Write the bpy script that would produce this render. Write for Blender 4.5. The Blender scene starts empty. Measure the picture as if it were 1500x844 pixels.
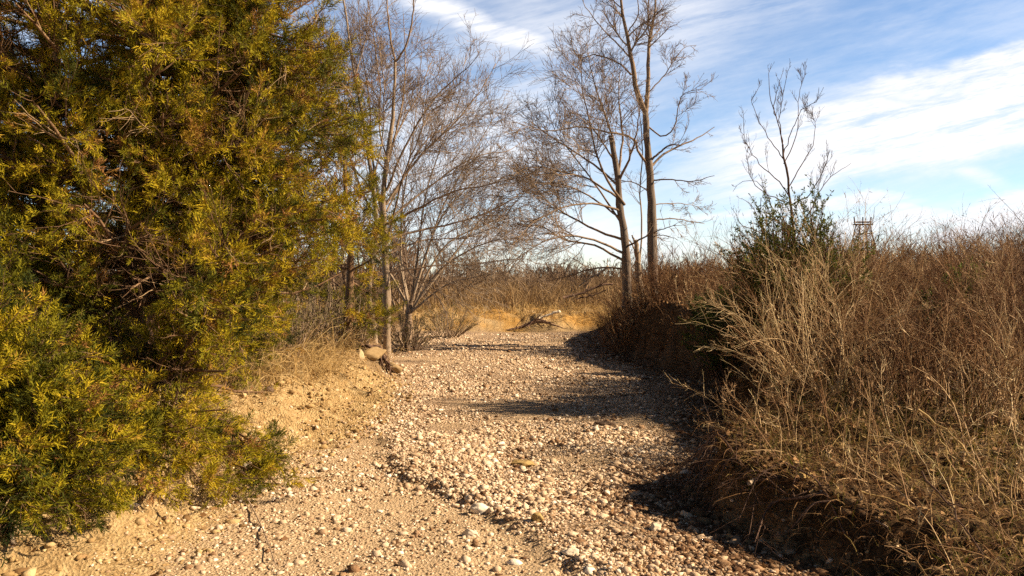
import bpy, math
import numpy as np

rng = np.random.default_rng(11)
scene = bpy.context.scene
COL = scene.collection
F, CX, HY, CAMZ = 1177.0, 750.0, 405.0, 1.5      # focal length / principal point in photo pixels


def at(X, Y, d):
    """point at depth d metres seen at photo pixel X, Y"""
    return np.array([(X - CX) / F * d, d, CAMZ + (HY - Y) / F * d])


# ----------------------------------------------------------------------------- noise / terrain
def _h(ix, iy, s):
    v = np.sin(ix * 127.1 + iy * 311.7 + s * 74.7) * 43758.5453
    return v - np.floor(v)


def vnoise(x, y, s=0):
    x = np.asarray(x, float); y = np.asarray(y, float)
    ix, iy = np.floor(x), np.floor(y)
    fx, fy = x - ix, y - iy
    fx = fx * fx * (3 - 2 * fx); fy = fy * fy * (3 - 2 * fy)
    a = _h(ix, iy, s); b = _h(ix + 1, iy, s); c = _h(ix, iy + 1, s); d = _h(ix + 1, iy + 1, s)
    return (a + (b - a) * fx) * (1 - fy) + (c + (d - c) * fx) * fy


def fbm(x, y, s=0, o=4):
    t, a, n = 0.0, 0.5, 0.0
    for i in range(o):
        t = t + a * vnoise(x * 2 ** i, y * 2 ** i, s + i * 7.3); n += a; a *= 0.5
    return t / n - 0.5


def sst(a, b, x):
    t = np.clip((x - a) / (b - a), 0, 1)
    return t * t * (3 - 2 * t)


XR = np.array([(-10, 1.5), (3, 1.5), (4, 1.52), (4.6, 1.42), (5.2, 1.22), (5.7, 1.38), (6.0, 1.65), (6.5, 1.95), (7.5, 2.2), (8.6, 2.35),
               (10, 2.6), (11.4, 2.75), (13, 2.5), (15, 2.15), (18.6, 2.0), (21, 2.3), (24, 3.2), (30, 5), (60, 9)], float)
XL = np.array([(-10, -2), (3, -1.85), (4, -1.9), (5, -1.9), (6, -1.85), (7, -1.62), (8.2, -1.36), (9.5, -1.3), (11, -1.5),
               (13, -1.95), (15, -2.25), (18.6, -2.6), (23, -2.4), (28, -4), (60, -10)], float)
HR = np.array([(-10, .25), (4, .27), (5.5, .42), (7, .58), (10, .9), (13, 1.0), (18, 1.0), (24, .7), (40, .6)], float)
WR = np.array([(-10, .55), (4, .5), (5.2, .22), (7, .32), (12, .5), (30, 1.2)], float)
HL = np.array([(-10, .34), (4.6, .36), (5.4, .46), (6.5, .42), (8, .34), (10, .34), (13, .42), (20, .5), (40, .4)], float)
WL = np.array([(-10, 1.1), (4.4, 1.0), (5.2, .6), (5.8, .6), (7.0, 1.2), (9.5, 1.3), (12, .5), (20, .7), (40, 1)], float)
TER = np.array([(7.9, -1.35), (7.2, -1.2), (6.2, -1.0), (5.7, -.63), (5.27, -.27), (4.7, .02), (4.0, .25), (3, .45)], float)[::-1]


def ip(k, y):
    return np.interp(y, k[:, 0], k[:, 1])


def edges(x, y):
    w = fbm(x * 1.3 + 4, y * 1.3, 3) * 0.35 + fbm(x * 5, y * 5, 5, 3) * 0.2
    return x - ip(XR, y) + w, ip(XL, y) - x + w * 0.8


def height(x, y):
    x = np.asarray(x, float); y = np.asarray(y, float)
    er, el = edges(x, y)
    br = sst(0, 1, er / ip(WR, y)); bl = sst(0, 1, el / ip(WL, y))
    lump = fbm(x * 2.6, y * 2.6, 21, 4)
    far = sst(60, 15, y)
    z = br * (ip(HR, y) + lump * 0.18 + np.clip(er - .5, 0, 6) * 0.055)
    z = z + bl * (ip(HL, y) + lump * 0.16 + np.clip(el - .6, 0, 6) * 0.06)
    e = sst(22.3, 24.2, y + fbm(x * .9, y * .5, 8) * 3.0)
    z = z * (1 - e * 0.55) + e * (0.42 + lump * .5) * (1 - np.maximum(br, bl) * .6)
    z = z + sst(24, 90, y) * 0.35
    bed = (1 - br) * (1 - bl) * far
    tx = np.interp(y, TER[:, 0], TER[:, 1]) + fbm(x * 3, y * 3, 31, 2) * .22
    z = z + bed * sst(7.9, 7.2, y) * 0.052 * (sst(-.06, .16, x - tx + fbm(x * 9, y * 9, 33, 2) * .18) * sst(1.5, .3, x - tx) - .2)
    z = z + bed * (fbm(x * 1.1, y * 1.1, 41, 3) * 0.10 + fbm(x * 6, y * 6, 43, 2) * 0.022)
    z = z + (br + bl) * far * (fbm(x * 9, y * 9, 47, 3) * 0.085 + fbm(x * 22, y * 22, 49, 2) * .035)
    z = z + br * (1 - br) * 4 * far * (fbm(x * 6, y * 6, 55, 3) * .22 + fbm(x * 17, y * 17, 56, 2) * .08)
    slope = bl * (1 - bl) * 4 * far * sst(14, 10, y)
    z = z + slope * (fbm(x * 2.2, y * 5.5, 53, 3) * .30 - np.abs(fbm(x * 1.2, y * 4.2, 57, 3)) * .35)
    return z


# ----------------------------------------------------------------------------- mesh building
def mesh_from(name, V, quads=None, tris=None, tint=None, smooth=False, extra=None):
    V = np.ascontiguousarray(V, np.float32)
    parts, tot = [], []
    if quads is not None and len(quads):
        parts.append(np.asarray(quads, np.int32).ravel()); tot.append(np.full(len(quads), 4, np.int32))
    if tris is not None and len(tris):
        parts.append(np.asarray(tris, np.int32).ravel()); tot.append(np.full(len(tris), 3, np.int32))
    L = np.concatenate(parts); T = np.concatenate(tot)
    me = bpy.data.meshes.new(name)
    me.vertices.add(len(V)); me.vertices.foreach_set('co', V.ravel())
    me.loops.add(len(L)); me.loops.foreach_set('vertex_index', L)
    me.polygons.add(len(T))
    st = np.zeros(len(T), np.int32); st[1:] = np.cumsum(T)[:-1]
    me.polygons.foreach_set('loop_start', st); me.polygons.foreach_set('loop_total', T)
    if smooth:
        me.polygons.foreach_set('use_smooth', np.ones(len(T), bool))
    for k, a in dict(tint=tint, **(extra or {})).items():
        if a is not None:
            at_ = me.attributes.new(k, 'FLOAT', 'POINT'); at_.data.foreach_set('value', np.asarray(a, np.float32))
    me.update(calc_edges=True)
    return me


class Geo:
    """collects tubes, blades and facets and links them as ONE mesh object"""
    def __init__(self):
        self.V, self.Q, self.T, self.t, self.n = [], [], [], [], 0

    def add(self, V, Q=None, T=None, tint=0.5):
        m = len(V)
        if m == 0: return self
        self.V.append(V)
        if Q is not None: self.Q.append(np.asarray(Q, np.int64) + self.n)
        if T is not None: self.T.append(np.asarray(T, np.int64) + self.n)
        self.t.append(np.broadcast_to(np.asarray(tint, float), (m,)) if np.ndim(tint) < 1 or np.size(tint) == m else np.full(m, np.ravel(tint)[0]))
        self.n += m
        return self

    def tubes(self, P, R, S=3, tint=0.5, caps=False, rough=0.0):
        P = np.asarray(P, float); R = np.asarray(R, float)
        N, K, _ = P.shape
        if N == 0: return self
        Tn = np.gradient(P, axis=1); Tn /= np.linalg.norm(Tn, axis=2, keepdims=True) + 1e-9
        ax = np.argmin(np.abs(Tn).mean(1), axis=1)
        ref = np.eye(3)[ax][:, None, :]
        U = np.cross(Tn, ref); U /= np.linalg.norm(U, axis=2, keepdims=True) + 1e-9
        W = np.cross(Tn, U)
        a = np.arange(S) / S * 2 * math.pi
        rr = R[:, :, None]
        if rough: rr = rr * (1 + rough * rng.normal(size=(N, K, S)))
        V = P[:, :, None, :] + (U[:, :, None, :] * np.cos(a)[None, None, :, None] + W[:, :, None, :] * np.sin(a)[None, None, :, None]) * np.broadcast_to(rr, (N, K, S))[..., None]
        i = np.arange(N)[:, None, None] * K * S + np.arange(K - 1)[None, :, None] * S
        s = np.arange(S)[None, None, :]; s2 = (s + 1) % S
        Q = np.stack([i + s, i + s2, i + S + s2, i + S + s], -1).reshape(-1, 4)
        Tt = None
        if caps:
            tl = []
            for b in range(N):
                for k in (0, K - 1):
                    o = b * K * S + k * S
                    for j in range(1, S - 1): tl.append((o, o + j, o + j + 1))
            Tt = np.array(tl)
        tv = np.repeat(np.broadcast_to(np.asarray(tint, float), (N,)), K * S)
        return self.add(V.reshape(-1, 3), Q, Tt, tv)

    def blades(self, P, Wd, side, tint=0.5):
        """flat tapered blades: P (N,K,3) centre line, Wd (N,K) half width, side (N,3)"""
        N, K, _ = P.shape
        if N == 0: return self
        V = np.stack([P - side[:, None, :] * Wd[..., None], P + side[:, None, :] * Wd[..., None]], 2)
        i = np.arange(N)[:, None] * K * 2 + np.arange(K - 1)[None, :] * 2
        Q = np.stack([i, i + 1, i + 3, i + 2], -1).reshape(-1, 4)
        return self.add(V.reshape(-1, 3), Q, None, np.repeat(np.broadcast_to(np.asarray(tint, float), (N,)), K * 2))

    def stamp(self, tv, tt, pos, M, tint):
        """template verts/tris placed N times with 3x3 matrices M"""
        N, m = len(pos), len(tv)
        V = np.einsum('nij,mj->nmi', M, tv) + pos[:, None, :]
        T = (np.arange(N)[:, None, None] * m + np.asarray(tt)[None]).reshape(-1, 3)
        return self.add(V.reshape(-1, 3), None, T, np.repeat(tint, m))

    def build(self, name, mat, parent=None, base=None, smooth=False):
        V = np.concatenate(self.V)
        b = np.zeros(3) if base is None else np.asarray(base, float)
        me = mesh_from(name, V - b, np.concatenate(self.Q) if self.Q else None, np.concatenate(self.T) if self.T else None,
                       np.concatenate(self.t), smooth)
        me.materials.append(mat)
        o = bpy.data.objects.new(name, me); COL.objects.link(o)
        if parent is None: o.location = b
        else: o.parent = parent
        return o


def tag(o, label=None, cat=None, group=None, kind=None):
    for k, v in (('label', label), ('category', cat), ('group', group), ('kind', kind)):
        if v: o[k] = v
    return o


def empty(name, loc, label, cat, group=None, rz=0):
    o = bpy.data.objects.new(name, None); COL.objects.link(o); o.location = loc; o.rotation_euler = (0, 0, rz)
    o.empty_display_size = .2
    return tag(o, label, cat, group)


# ----------------------------------------------------------------------------- growth
def norm(v):
    return v / (np.linalg.norm(v, axis=-1, keepdims=True) + 1e-9)


def grow(P, R, n, tr=(.25, .98), ln=(.3, .6), ang=(30, 60), K=6, curv=.18, up=.1, rk=.6, tip=.25, rmin=.002, taper_len=.45, absl=False, flat=0.0, r=None):
    """n children spread over parents (by length); returns P (n,K,3), R (n,K), parent index"""
    r = r or rng
    N, K0, _ = P.shape
    L = np.linalg.norm(np.diff(P, axis=1), axis=2).sum(1)
    pi = r.choice(N, size=n, p=L / L.sum())
    t = r.uniform(tr[0], tr[1], n)
    f = t * (K0 - 1); i = np.minimum(f.astype(int), K0 - 2); w = (f - i)[:, None]
    b = P[pi, i] * (1 - w) + P[pi, i + 1] * w
    tg = norm(P[pi, i + 1] - P[pi, i])
    rb = R[pi, i] * (1 - w[:, 0]) + R[pi, i + 1] * w[:, 0]
    rv = norm(r.normal(size=(n, 3)))
    if flat: rv[:, 2] *= (1 - flat)
    pp = norm(rv - (rv * tg).sum(1, keepdims=True) * tg)
    a = np.radians(r.uniform(ang[0], ang[1], n))[:, None]
    d = norm(tg * np.cos(a) + pp * np.sin(a))
    l = r.uniform(ln[0], ln[1], n) * (1 if absl else L[pi]) * (1 - taper_len * t)
    out = np.empty((n, K, 3)); out[:, 0] = b
    st = (l / (K - 1))[:, None]
    for k in range(1, K):
        d = norm(d + r.normal(size=(n, 3)) * curv + np.array([0, 0, up]))
        out[:, k] = out[:, k - 1] + d * st
    r0 = np.maximum(rb * rk * r.uniform(.7, 1.05, n), rmin)
    RR = r0[:, None] * np.linspace(1, tip, K)[None] ** .9
    return out, np.maximum(RR, rmin * .6), pi


def spline(pts, K):
    """Catmull-Rom through points -> K samples evenly spaced along its length"""
    p = np.asarray(pts, float)
    if len(p) == 2: p = np.stack([p[0], (p[0] + p[1]) / 2, p[1]])
    q = np.concatenate([[2 * p[0] - p[1]], p, [2 * p[-1] - p[-2]]])
    out = []
    for i in range(1, len(q) - 2):
        for t in np.linspace(0, 1, 12, endpoint=False):
            out.append(.5 * (2 * q[i] + (q[i + 1] - q[i - 1]) * t + (2 * q[i - 1] - 5 * q[i] + 4 * q[i + 1] - q[i + 2]) * t * t + (3 * q[i] - q[i - 1] - 3 * q[i + 1] + q[i + 2]) * t ** 3))
    out.append(p[-1]); out = np.array(out)
    s = np.concatenate([[0], np.cumsum(np.linalg.norm(np.diff(out, axis=0), axis=1))])
    u = np.linspace(0, s[-1], K)
    return np.stack([np.interp(u, s, out[:, j]) for j in range(3)], 1)


def limb(pix, d, r0, r1, K=16, dy=0.0, wob=.012):
    """limb through photo pixels at depth d, drifting dy metres in depth towards its end"""
    n = len(pix)
    pts = [at(x, y, d + dy * i / max(n - 1, 1)) for i, (x, y) in enumerate(pix)]
    c = spline(pts, K)
    c[1:] += rng.normal(size=(K - 1, 3)) * wob
    return c, np.linspace(r0, r1, K)


def rotm(a, b, c):
    """random-ish rotation matrices from frames: a = main axis (N,3), roll angle b, scale c (N,)"""
    a = norm(a); n = len(a)
    ref = np.where(np.abs(a[:, 2:3]) < .9, np.array([[0, 0, 1.]]), np.array([[1., 0, 0]]))
    u = norm(np.cross(a, ref)); v = np.cross(a, u)
    u2 = u * np.cos(b)[:, None] + v * np.sin(b)[:, None]
    v2 = np.cross(a, u2)
    return np.stack([a, u2, v2], -1) * c[:, None, None]


# ----------------------------------------------------------------------------- materials
def nodes_of(name):
    m = bpy.data.materials.new(name); m.use_nodes = True
    nt = m.node_tree; nt.nodes.clear()
    return m, nt, nt.nodes, nt.links


def ramp(nt, stops):
    n = nt.nodes.new('ShaderNodeValToRGB'); e = n.color_ramp.elements
    while len(e) < len(stops): e.new(.5)
    for x, (p, c) in zip(e, stops):
        x.position = p; x.color = (*c, 1)
    return n


def veg_mat(name, stops, trans=.25, nscale=30.0, namt=.25, rough=.8):
    """foliage / stalk material: colour from the mesh's own tint attribute plus a little noise; thin, partly translucent"""
    m, nt, N, L = nodes_of(name)
    a = N.new('ShaderNodeAttribute'); a.attribute_name = 'tint'
    g = N.new('ShaderNodeNewGeometry')
    nz = N.new('ShaderNodeTexNoise'); nz.inputs['Scale'].default_value = nscale; nz.inputs['Detail'].default_value = 3
    L.new(g.outputs['Position'], nz.inputs['Vector'])
    ma = N.new('ShaderNodeMath'); ma.operation = 'MULTIPLY_ADD'; ma.inputs[1].default_value = namt; ma.inputs[2].default_value = -namt / 2
    L.new(nz.outputs['Fac'], ma.inputs[0])
    ad = N.new('ShaderNodeMath'); ad.operation = 'ADD'; L.new(a.outputs['Fac'], ad.inputs[0]); L.new(ma.outputs[0], ad.inputs[1])
    r = ramp(nt, stops); L.new(ad.outputs[0], r.inputs[0])
    d = N.new('ShaderNodeBsdfPrincipled'); d.inputs['Roughness'].default_value = rough; d.inputs['Specular IOR Level'].default_value = .2
    L.new(r.outputs[0], d.inputs['Base Color'])
    out = N.new('ShaderNodeOutputMaterial')
    if trans:
        t = N.new('ShaderNodeBsdfTranslucent'); L.new(r.outputs[0], t.inputs[0])
        mx = N.new('ShaderNodeMixShader'); mx.inputs[0].default_value = trans
        L.new(d.outputs[0], mx.inputs[1]); L.new(t.outputs[0], mx.inputs[2]); L.new(mx.outputs[0], out.inputs[0])
    else:
        L.new(d.outputs[0], out.inputs[0])
    return m


def bark_mat(name, stops, scale=18.0, stretch=.25, bump=.6):
    m, nt, N, L = nodes_of(name)
    tc = N.new('ShaderNodeTexCoord'); mp = N.new('ShaderNodeMapping'); mp.inputs['Scale'].default_value = (1, 1, stretch)
    L.new(tc.outputs['Object'], mp.inputs[0])
    nz = N.new('ShaderNodeTexNoise'); nz.inputs['Scale'].default_value = scale; nz.inputs['Detail'].default_value = 6; nz.inputs['Roughness'].default_value = .65
    L.new(mp.outputs[0], nz.inputs['Vector'])
    a = N.new('ShaderNodeAttribute'); a.attribute_name = 'tint'
    ma = N.new('ShaderNodeMath'); ma.operation = 'MULTIPLY_ADD'; ma.inputs[1].default_value = .6; L.new(a.outputs['Fac'], ma.inputs[0])
    sb = N.new('ShaderNodeMath'); sb.operation = 'SUBTRACT'; sb.inputs[1].default_value = .3; L.new(nz.outputs['Fac'], sb.inputs[0])
    L.new(sb.outputs[0], ma.inputs[2])
    r = ramp(nt, stops); L.new(ma.outputs[0], r.inputs[0])
    d = N.new('ShaderNodeBsdfPrincipled'); d.inputs['Roughness'].default_value = .9; d.inputs['Specular IOR Level'].default_value = .15
    L.new(r.outputs[0], d.inputs['Base Color'])
    b = N.new('ShaderNodeBump'); b.inputs['Strength'].default_value = bump; b.inputs['Distance'].default_value = .02
    L.new(nz.outputs['Fac'], b.inputs['Height']); L.new(b.outputs[0], d.inputs['Normal'])
    o = N.new('ShaderNodeOutputMaterial'); L.new(d.outputs[0], o.inputs[0])
    return m


M = {}
M['cedar_leaf'] = veg_mat('cedar_needles', [(0.0, (.016, .026, .003)), (.28, (.062, .066, .004)), (.5, (.155, .142, .005)), (.76, (.35, .275, .008)), (.9, (.44, .31, .014)), (1, (.28, .13, .04))], .10, 6, .3)
M['cedar_bark'] = bark_mat('cedar_bark', [(0, (.07, .04, .022)), (.5, (.17, .10, .055)), (1, (.42, .30, .17))], 25)
M['bark_grey'] = bark_mat('grey_bark', [(0, (.085, .055, .038)), (.45, (.235, .165, .11)), (.75, (.38, .285, .20)), (1, (.52, .41, .31))], 16)
M['bark_trunk'] = bark_mat('trunk_bark', [(0, (.045, .033, .026)), (.4, (.14, .105, .08)), (.7, (.27, .215, .165)), (1, (.42, .36, .30))], 9, .18, 1.0)
M['bark_pale'] = bark_mat('pale_bark', [(0, (.10, .07, .045)), (.45, (.27, .20, .135)), (.75, (.42, .33, .24)), (1, (.58, .48, .38))], 16)
M['bark_dark'] = bark_mat('dark_bark', [(0, (.04, .022, .016)), (.5, (.11, .065, .045)), (1, (.22, .14, .10))], 20)
M['twig_far'] = veg_mat('far_twigs', [(0, (.07, .042, .028)), (.5, (.15, .095, .06)), (1, (.26, .175, .105))], 0, 2, .3)
M['weed'] = veg_mat('dry_weed_stalks', [(0, (.045, .018, .008)), (.3, (.155, .075, .034)), (.55, (.29, .165, .078)), (.8, (.52, .36, .19)), (.93, (.68, .52, .30)), (1, (.2, .19, .04))], .06, 3, .2)
M['straw'] = veg_mat('straw', [(0, (.24, .14, .045)), (.5, (.46, .31, .12)), (1, (.66, .50, .25))], .25, 5, .25)
M['tan'] = veg_mat('tan_grass_blades', [(0, (.12, .065, .028)), (.5, (.30, .19, .085)), (1, (.48, .34, .17))], .2, 3, .3)
M['grass'] = veg_mat('short_grass', [(0, (.045, .055, .008)), (.4, (.10, .10, .012)), (.6, (.26, .19, .05)), (1, (.50, .36, .14))], .3, 3, .35)
M['litter'] = veg_mat('leaf_litter', [(0, (.10, .045, .018)), (.5, (.28, .15, .06)), (1, (.55, .38, .18))], .15, 8, .3)
M['green_leaf'] = veg_mat('evergreen_leaves', [(0, (.018, .032, .007)), (.5, (.055, .080, .014)), (1, (.16, .17, .03))], .3, 5, .3)
M['sage'] = veg_mat('sage_twigs', [(0, (.075, .07, .022)), (.5, (.17, .145, .05)), (1, (.32, .25, .10))], .2, 4, .3)


def ground_mat():
    m, nt, N, L = nodes_of('creek_ground')
    g = N.new('ShaderNodeNewGeometry')

    def attr(n):
        a = N.new('ShaderNodeAttribute'); a.attribute_name = n; return a.outputs['Fac']

    def noise(s, d=5, ro=.6):
        n = N.new('ShaderNodeTexNoise'); n.inputs['Scale'].default_value = s; n.inputs['Detail'].default_value = d; n.inputs['Roughness'].default_value = ro
        L.new(g.outputs['Position'], n.inputs['Vector']); return n.outputs['Fac']

    def mix(f, a, b):
        x = N.new('ShaderNodeMix'); x.data_type = 'RGBA'
        L.new(f, x.inputs[0]); L.new(a, x.inputs[6]); L.new(b, x.inputs[7]); return x.outputs[2]
    vo = N.new('ShaderNodeTexVoronoi'); vo.inputs['Scale'].default_value = 55; L.new(g.outputs['Position'], vo.inputs['Vector'])
    vo2 = N.new('ShaderNodeTexVoronoi'); vo2.inputs['Scale'].default_value = 22; L.new(g.outputs['Position'], vo2.inputs['Vector'])
    sep = N.new('ShaderNodeSeparateColor'); L.new(vo.outputs['Color'], sep.inputs[0])
    gravel = ramp(nt, [(0, (.13, .075, .038)), (.35, (.29, .185, .105)), (.7, (.42, .295, .185)), (1, (.58, .44, .31))]); L.new(sep.outputs[0], gravel.inputs[0])
    fine = ramp(nt, [(.2, (.34, .22, .115)), (.5, (.56, .40, .235)), (.8, (.70, .53, .34))]); L.new(noise(90, 4, .8), fine.inputs[0])
    sand = ramp(nt, [(.25, (.20, .12, .05)), (.42, (.38, .25, .11)), (.58, (.52, .37, .18)), (.8, (.64, .49, .28))]); L.new(noise(14, 8, .7), sand.inputs[0])
    ochre = ramp(nt, [(.25, (.30, .14, .022)), (.5, (.50, .26, .05)), (.8, (.60, .37, .12))]); L.new(noise(7, 8, .7), ochre.inputs[0])
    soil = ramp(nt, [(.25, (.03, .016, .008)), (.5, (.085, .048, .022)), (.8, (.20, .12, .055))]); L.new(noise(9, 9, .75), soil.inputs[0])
    c = mix(attr('fine'), gravel.outputs[0], fine.outputs[0])
    c = mix(attr('sand'), c, sand.outputs[0])
    c = mix(attr('ochre'), c, ochre.outputs[0])
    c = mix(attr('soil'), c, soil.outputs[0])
    d = N.new('ShaderNodeBsdfPrincipled'); d.inputs['Roughness'].default_value = .95; d.inputs['Specular IOR Level'].default_value = .1
    L.new(c, d.inputs['Base Color'])
    h1 = N.new('ShaderNodeMath'); h1.operation = 'ADD'; L.new(vo.outputs['Distance'], h1.inputs[0]); L.new(noise(60, 6, .8), h1.inputs[1])
    b = N.new('ShaderNodeBump'); b.inputs['Strength'].default_value = .8; b.inputs['Distance'].default_value = .03
    L.new(h1.outputs[0], b.inputs['Height']); L.new(b.outputs[0], d.inputs['Normal'])
    o = N.new('ShaderNodeOutputMaterial'); L.new(d.outputs[0], o.inputs[0])
    return m


def stone_mat(name, stops, sc=14):
    m, nt, N, L = nodes_of(name)
    tc = N.new('ShaderNodeNewGeometry')
    a = N.new('ShaderNodeAttribute'); a.attribute_name = 'tint'
    nz = N.new('ShaderNodeTexNoise'); nz.inputs['Scale'].default_value = sc; nz.inputs['Detail'].default_value = 8; nz.inputs['Roughness'].default_value = .7
    L.new(tc.outputs['Position'], nz.inputs['Vector'])
    ma = N.new('ShaderNodeMath'); ma.operation = 'MULTIPLY_ADD'; ma.inputs[1].default_value = .5; ma.inputs[2].default_value = -.25; L.new(nz.outputs['Fac'], ma.inputs[0])
    ad = N.new('ShaderNodeMath'); ad.operation = 'ADD'; L.new(a.outputs['Fac'], ad.inputs[0]); L.new(ma.outputs[0], ad.inputs[1])
    r = ramp(nt, stops); L.new(ad.outputs[0], r.inputs[0])
    d = N.new('ShaderNodeBsdfPrincipled'); d.inputs['Roughness'].default_value = .9; d.inputs['Specular IOR Level'].default_value = .2
    L.new(r.outputs[0], d.inputs['Base Color'])
    b = N.new('ShaderNodeBump'); b.inputs['Strength'].default_value = .5; b.inputs['Distance'].default_value = .015
    L.new(nz.outputs['Fac'], b.inputs['Height']); L.new(b.outputs[0], d.inputs['Normal'])
    o = N.new('ShaderNodeOutputMaterial'); L.new(d.outputs[0], o.inputs[0])
    return m


M['ground'] = ground_mat()
M['pebble'] = stone_mat('pebbles', [(0, (.09, .042, .018)), (.2, (.28, .165, .085)), (.45, (.51, .37, .235)), (.75, (.68, .52, .36)), (1, (.84, .72, .56))], 60)
M['stone_white'] = stone_mat('pale_stone', [(0, (.45, .33, .2)), (.5, (.68, .57, .42)), (1, (.82, .74, .62))])
M['stone_ochre'] = stone_mat('ochre_stone', [(0, (.14, .08, .03)), (.5, (.36, .24, .09)), (1, (.50, .38, .20))])
M['stone_dark'] = stone_mat('dark_stone', [(0, (.05, .032, .022)), (.5, (.13, .085, .055)), (1, (.24, .17, .12))])
M['clod'] = stone_mat('bank_clod', [(0, (.09, .055, .025)), (.5, (.25, .165, .075)), (1, (.46, .34, .19))], 16)

M['clod_pale'] = stone_mat('pale_clod', [(0, (.22, .14, .07)), (.5, (.50, .38, .22)), (1, (.66, .54, .36))], 14)
# ----------------------------------------------------------------------------- ground: one sheet to the horizon
def axis(lo, fine_lo, fine_hi, hi, step, g):
    a = list(np.arange(fine_lo, fine_hi, step)); s = step; x = fine_hi
    while x < hi: a.append(x); s *= g; x += s
    a.append(hi); s = step; x = fine_lo - step
    while x > lo: a.insert(0, x); s *= g; x -= s
    a.insert(0, lo)
    return np.array(a)


gx = axis(-900, -3.2, 3.6, 900, .04, 1.045)
gy = axis(-40, 2.4, 12, 1500, .04, 1.028)
GX, GY = np.meshgrid(gx, gy)
GZ = height(GX, GY)
ny, nx = GX.shape
idx = np.arange(ny * nx).reshape(ny, nx)
Q = np.stack([idx[:-1, :-1], idx[:-1, 1:], idx[1:, 1:], idx[1:, :-1]], -1).reshape(-1, 4)
x, y = GX.ravel(), GY.ravel()
er, el = edges(x, y)
n1 = fbm(x * 1.7, y * 1.7, 61); n2 = fbm(x * .6, y * .6, 71)
tx = np.interp(y, TER[:, 0], TER[:, 1])
fine = sst(.12, -.15, x - tx + n1 * .5) * sst(8.6, 7.4, y) + sst(-.05, .25, n2 + n1 * .4) * .7
fine = np.clip(fine + sst(4.4, 3.6, y + n1) * .7, 0, 1)
sand = sst(-.12, .16, el + n1 * .25) * sst(13, 10.5, y) * sst(1.9, 1.0, el + n1 * .8)
ochre = sst(21.6, 22.8, y + n1 * 1.5) * sst(26.5, 25.4, y + n1 * 1.5) * sst(3.4, 2.2, np.abs(x - .2) + n1)
ochre = .75 * ochre * sst(-.1, .15, fbm(x * 1.3, y * 1.3, 81)) 
ochre = np.maximum(ochre, .55 * sst(.0, .3, n1 + .12) * sst(1.0, .2, np.abs(x - 1.2)) * sst(5.6, 4.6, y))
soil = np.maximum(np.maximum(sst(-.1, .25, er + n1 * .3), .9 * sst(-1.0, -.2, er + n1 * .8) * sst(3.8, 5.5, y)), sst(1.0, 1.7, el + n1 * .8) * sst(4, 6, y) + sst(10.5, 12.5, y) * sst(.1, .5, el + n1 * .5))  # strip reaching into the bed: littered soil, also darkened as painted bank shade
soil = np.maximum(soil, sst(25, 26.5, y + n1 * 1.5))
sand = np.maximum(sand, sst(21.4, 22.4, y + n1) * .85)
V = np.stack([x, y, GZ.ravel()], 1)
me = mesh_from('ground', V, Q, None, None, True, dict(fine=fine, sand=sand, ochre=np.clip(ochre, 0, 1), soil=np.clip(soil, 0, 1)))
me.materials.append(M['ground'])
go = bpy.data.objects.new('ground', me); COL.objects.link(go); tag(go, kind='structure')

# ----------------------------------------------------------------------------- stones
ICO_V = None
def ico():
    p = (1 + 5 ** .5) / 2
    v = np.array([(-1, p, 0), (1, p, 0), (-1, -p, 0), (1, -p, 0), (0, -1, p), (0, 1, p), (0, -1, -p), (0, 1, -p), (p, 0, -1), (p, 0, 1), (-p, 0, -1), (-p, 0, 1)], float)
    v /= np.linalg.norm(v[0])
    t = np.array([(0, 11, 5), (0, 5, 1), (0, 1, 7), (0, 7, 10), (0, 10, 11), (1, 5, 9), (5, 11, 4), (11, 10, 2), (10, 7, 6), (7, 1, 8), (3, 9, 4), (3, 4, 2), (3, 2, 6), (3, 6, 8), (3, 8, 9), (4, 9, 5), (2, 4, 11), (6, 2, 10), (8, 6, 7), (9, 8, 1)])
    return v, t


def ico_sub(n):
    v, t = ico(); v = [tuple(a) for a in v]; t = t.tolist()
    for _ in range(n):
        c, nt_ = {}, []
        def mid(a, b):
            k = (min(a, b), max(a, b))
            if k not in c:
                p = np.array(v[a]) + np.array(v[b]); p /= np.linalg.norm(p); v.append(tuple(p)); c[k] = len(v) - 1
            return c[k]
        for a, b, d in t:
            e, f, g = mid(a, b), mid(b, d), mid(d, a)
            nt_ += [(a, e, g), (b, f, e), (d, g, f), (e, f, g)]
        t = nt_
    return np.array(v), np.array(t)


IV, IT = ico()


def rand_rot(n):
    q = norm(rng.normal(size=(n, 4)))
    w, x_, y_, z_ = q.T
    return np.stack([np.stack([1 - 2 * (y_ * y_ + z_ * z_), 2 * (x_ * y_ - z_ * w), 2 * (x_ * z_ + y_ * w)], -1),
                     np.stack([2 * (x_ * y_ + z_ * w), 1 - 2 * (x_ * x_ + z_ * z_), 2 * (y_ * z_ - x_ * w)], -1),
                     np.stack([2 * (x_ * z_ - y_ * w), 2 * (y_ * z_ + x_ * w), 1 - 2 * (x_ * x_ + y_ * y_)], -1)], 1)


def pebbles(g, px_, py_, size, tint):
    n = len(px_)
    V = IV[None] * (1 + rng.normal(size=(n, 12, 1)) * .27)
    V = np.einsum('nij,nmj->nmi', rand_rot(n), V)
    V = V * np.stack([rng.uniform(.75, 1.35, n), rng.uniform(.75, 1.2, n), rng.uniform(.4, .85, n)], 1)[:, None]
    a = rng.uniform(0, 6.28, n); c, s = np.cos(a), np.sin(a)
    V = np.stack([V[..., 0] * c[:, None] - V[..., 1] * s[:, None], V[..., 0] * s[:, None] + V[..., 1] * c[:, None], V[..., 2]], -1) * size[:, None, None]
    V += np.stack([px_, py_, height(px_, py_) + size * rng.uniform(-.2, .3, n)], 1)[:, None]
    T = (np.arange(n)[:, None, None] * 12 + IT[None]).reshape(-1, 3)
    g.add(V.reshape(-1, 3), None, T, np.repeat(tint, 12))


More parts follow.
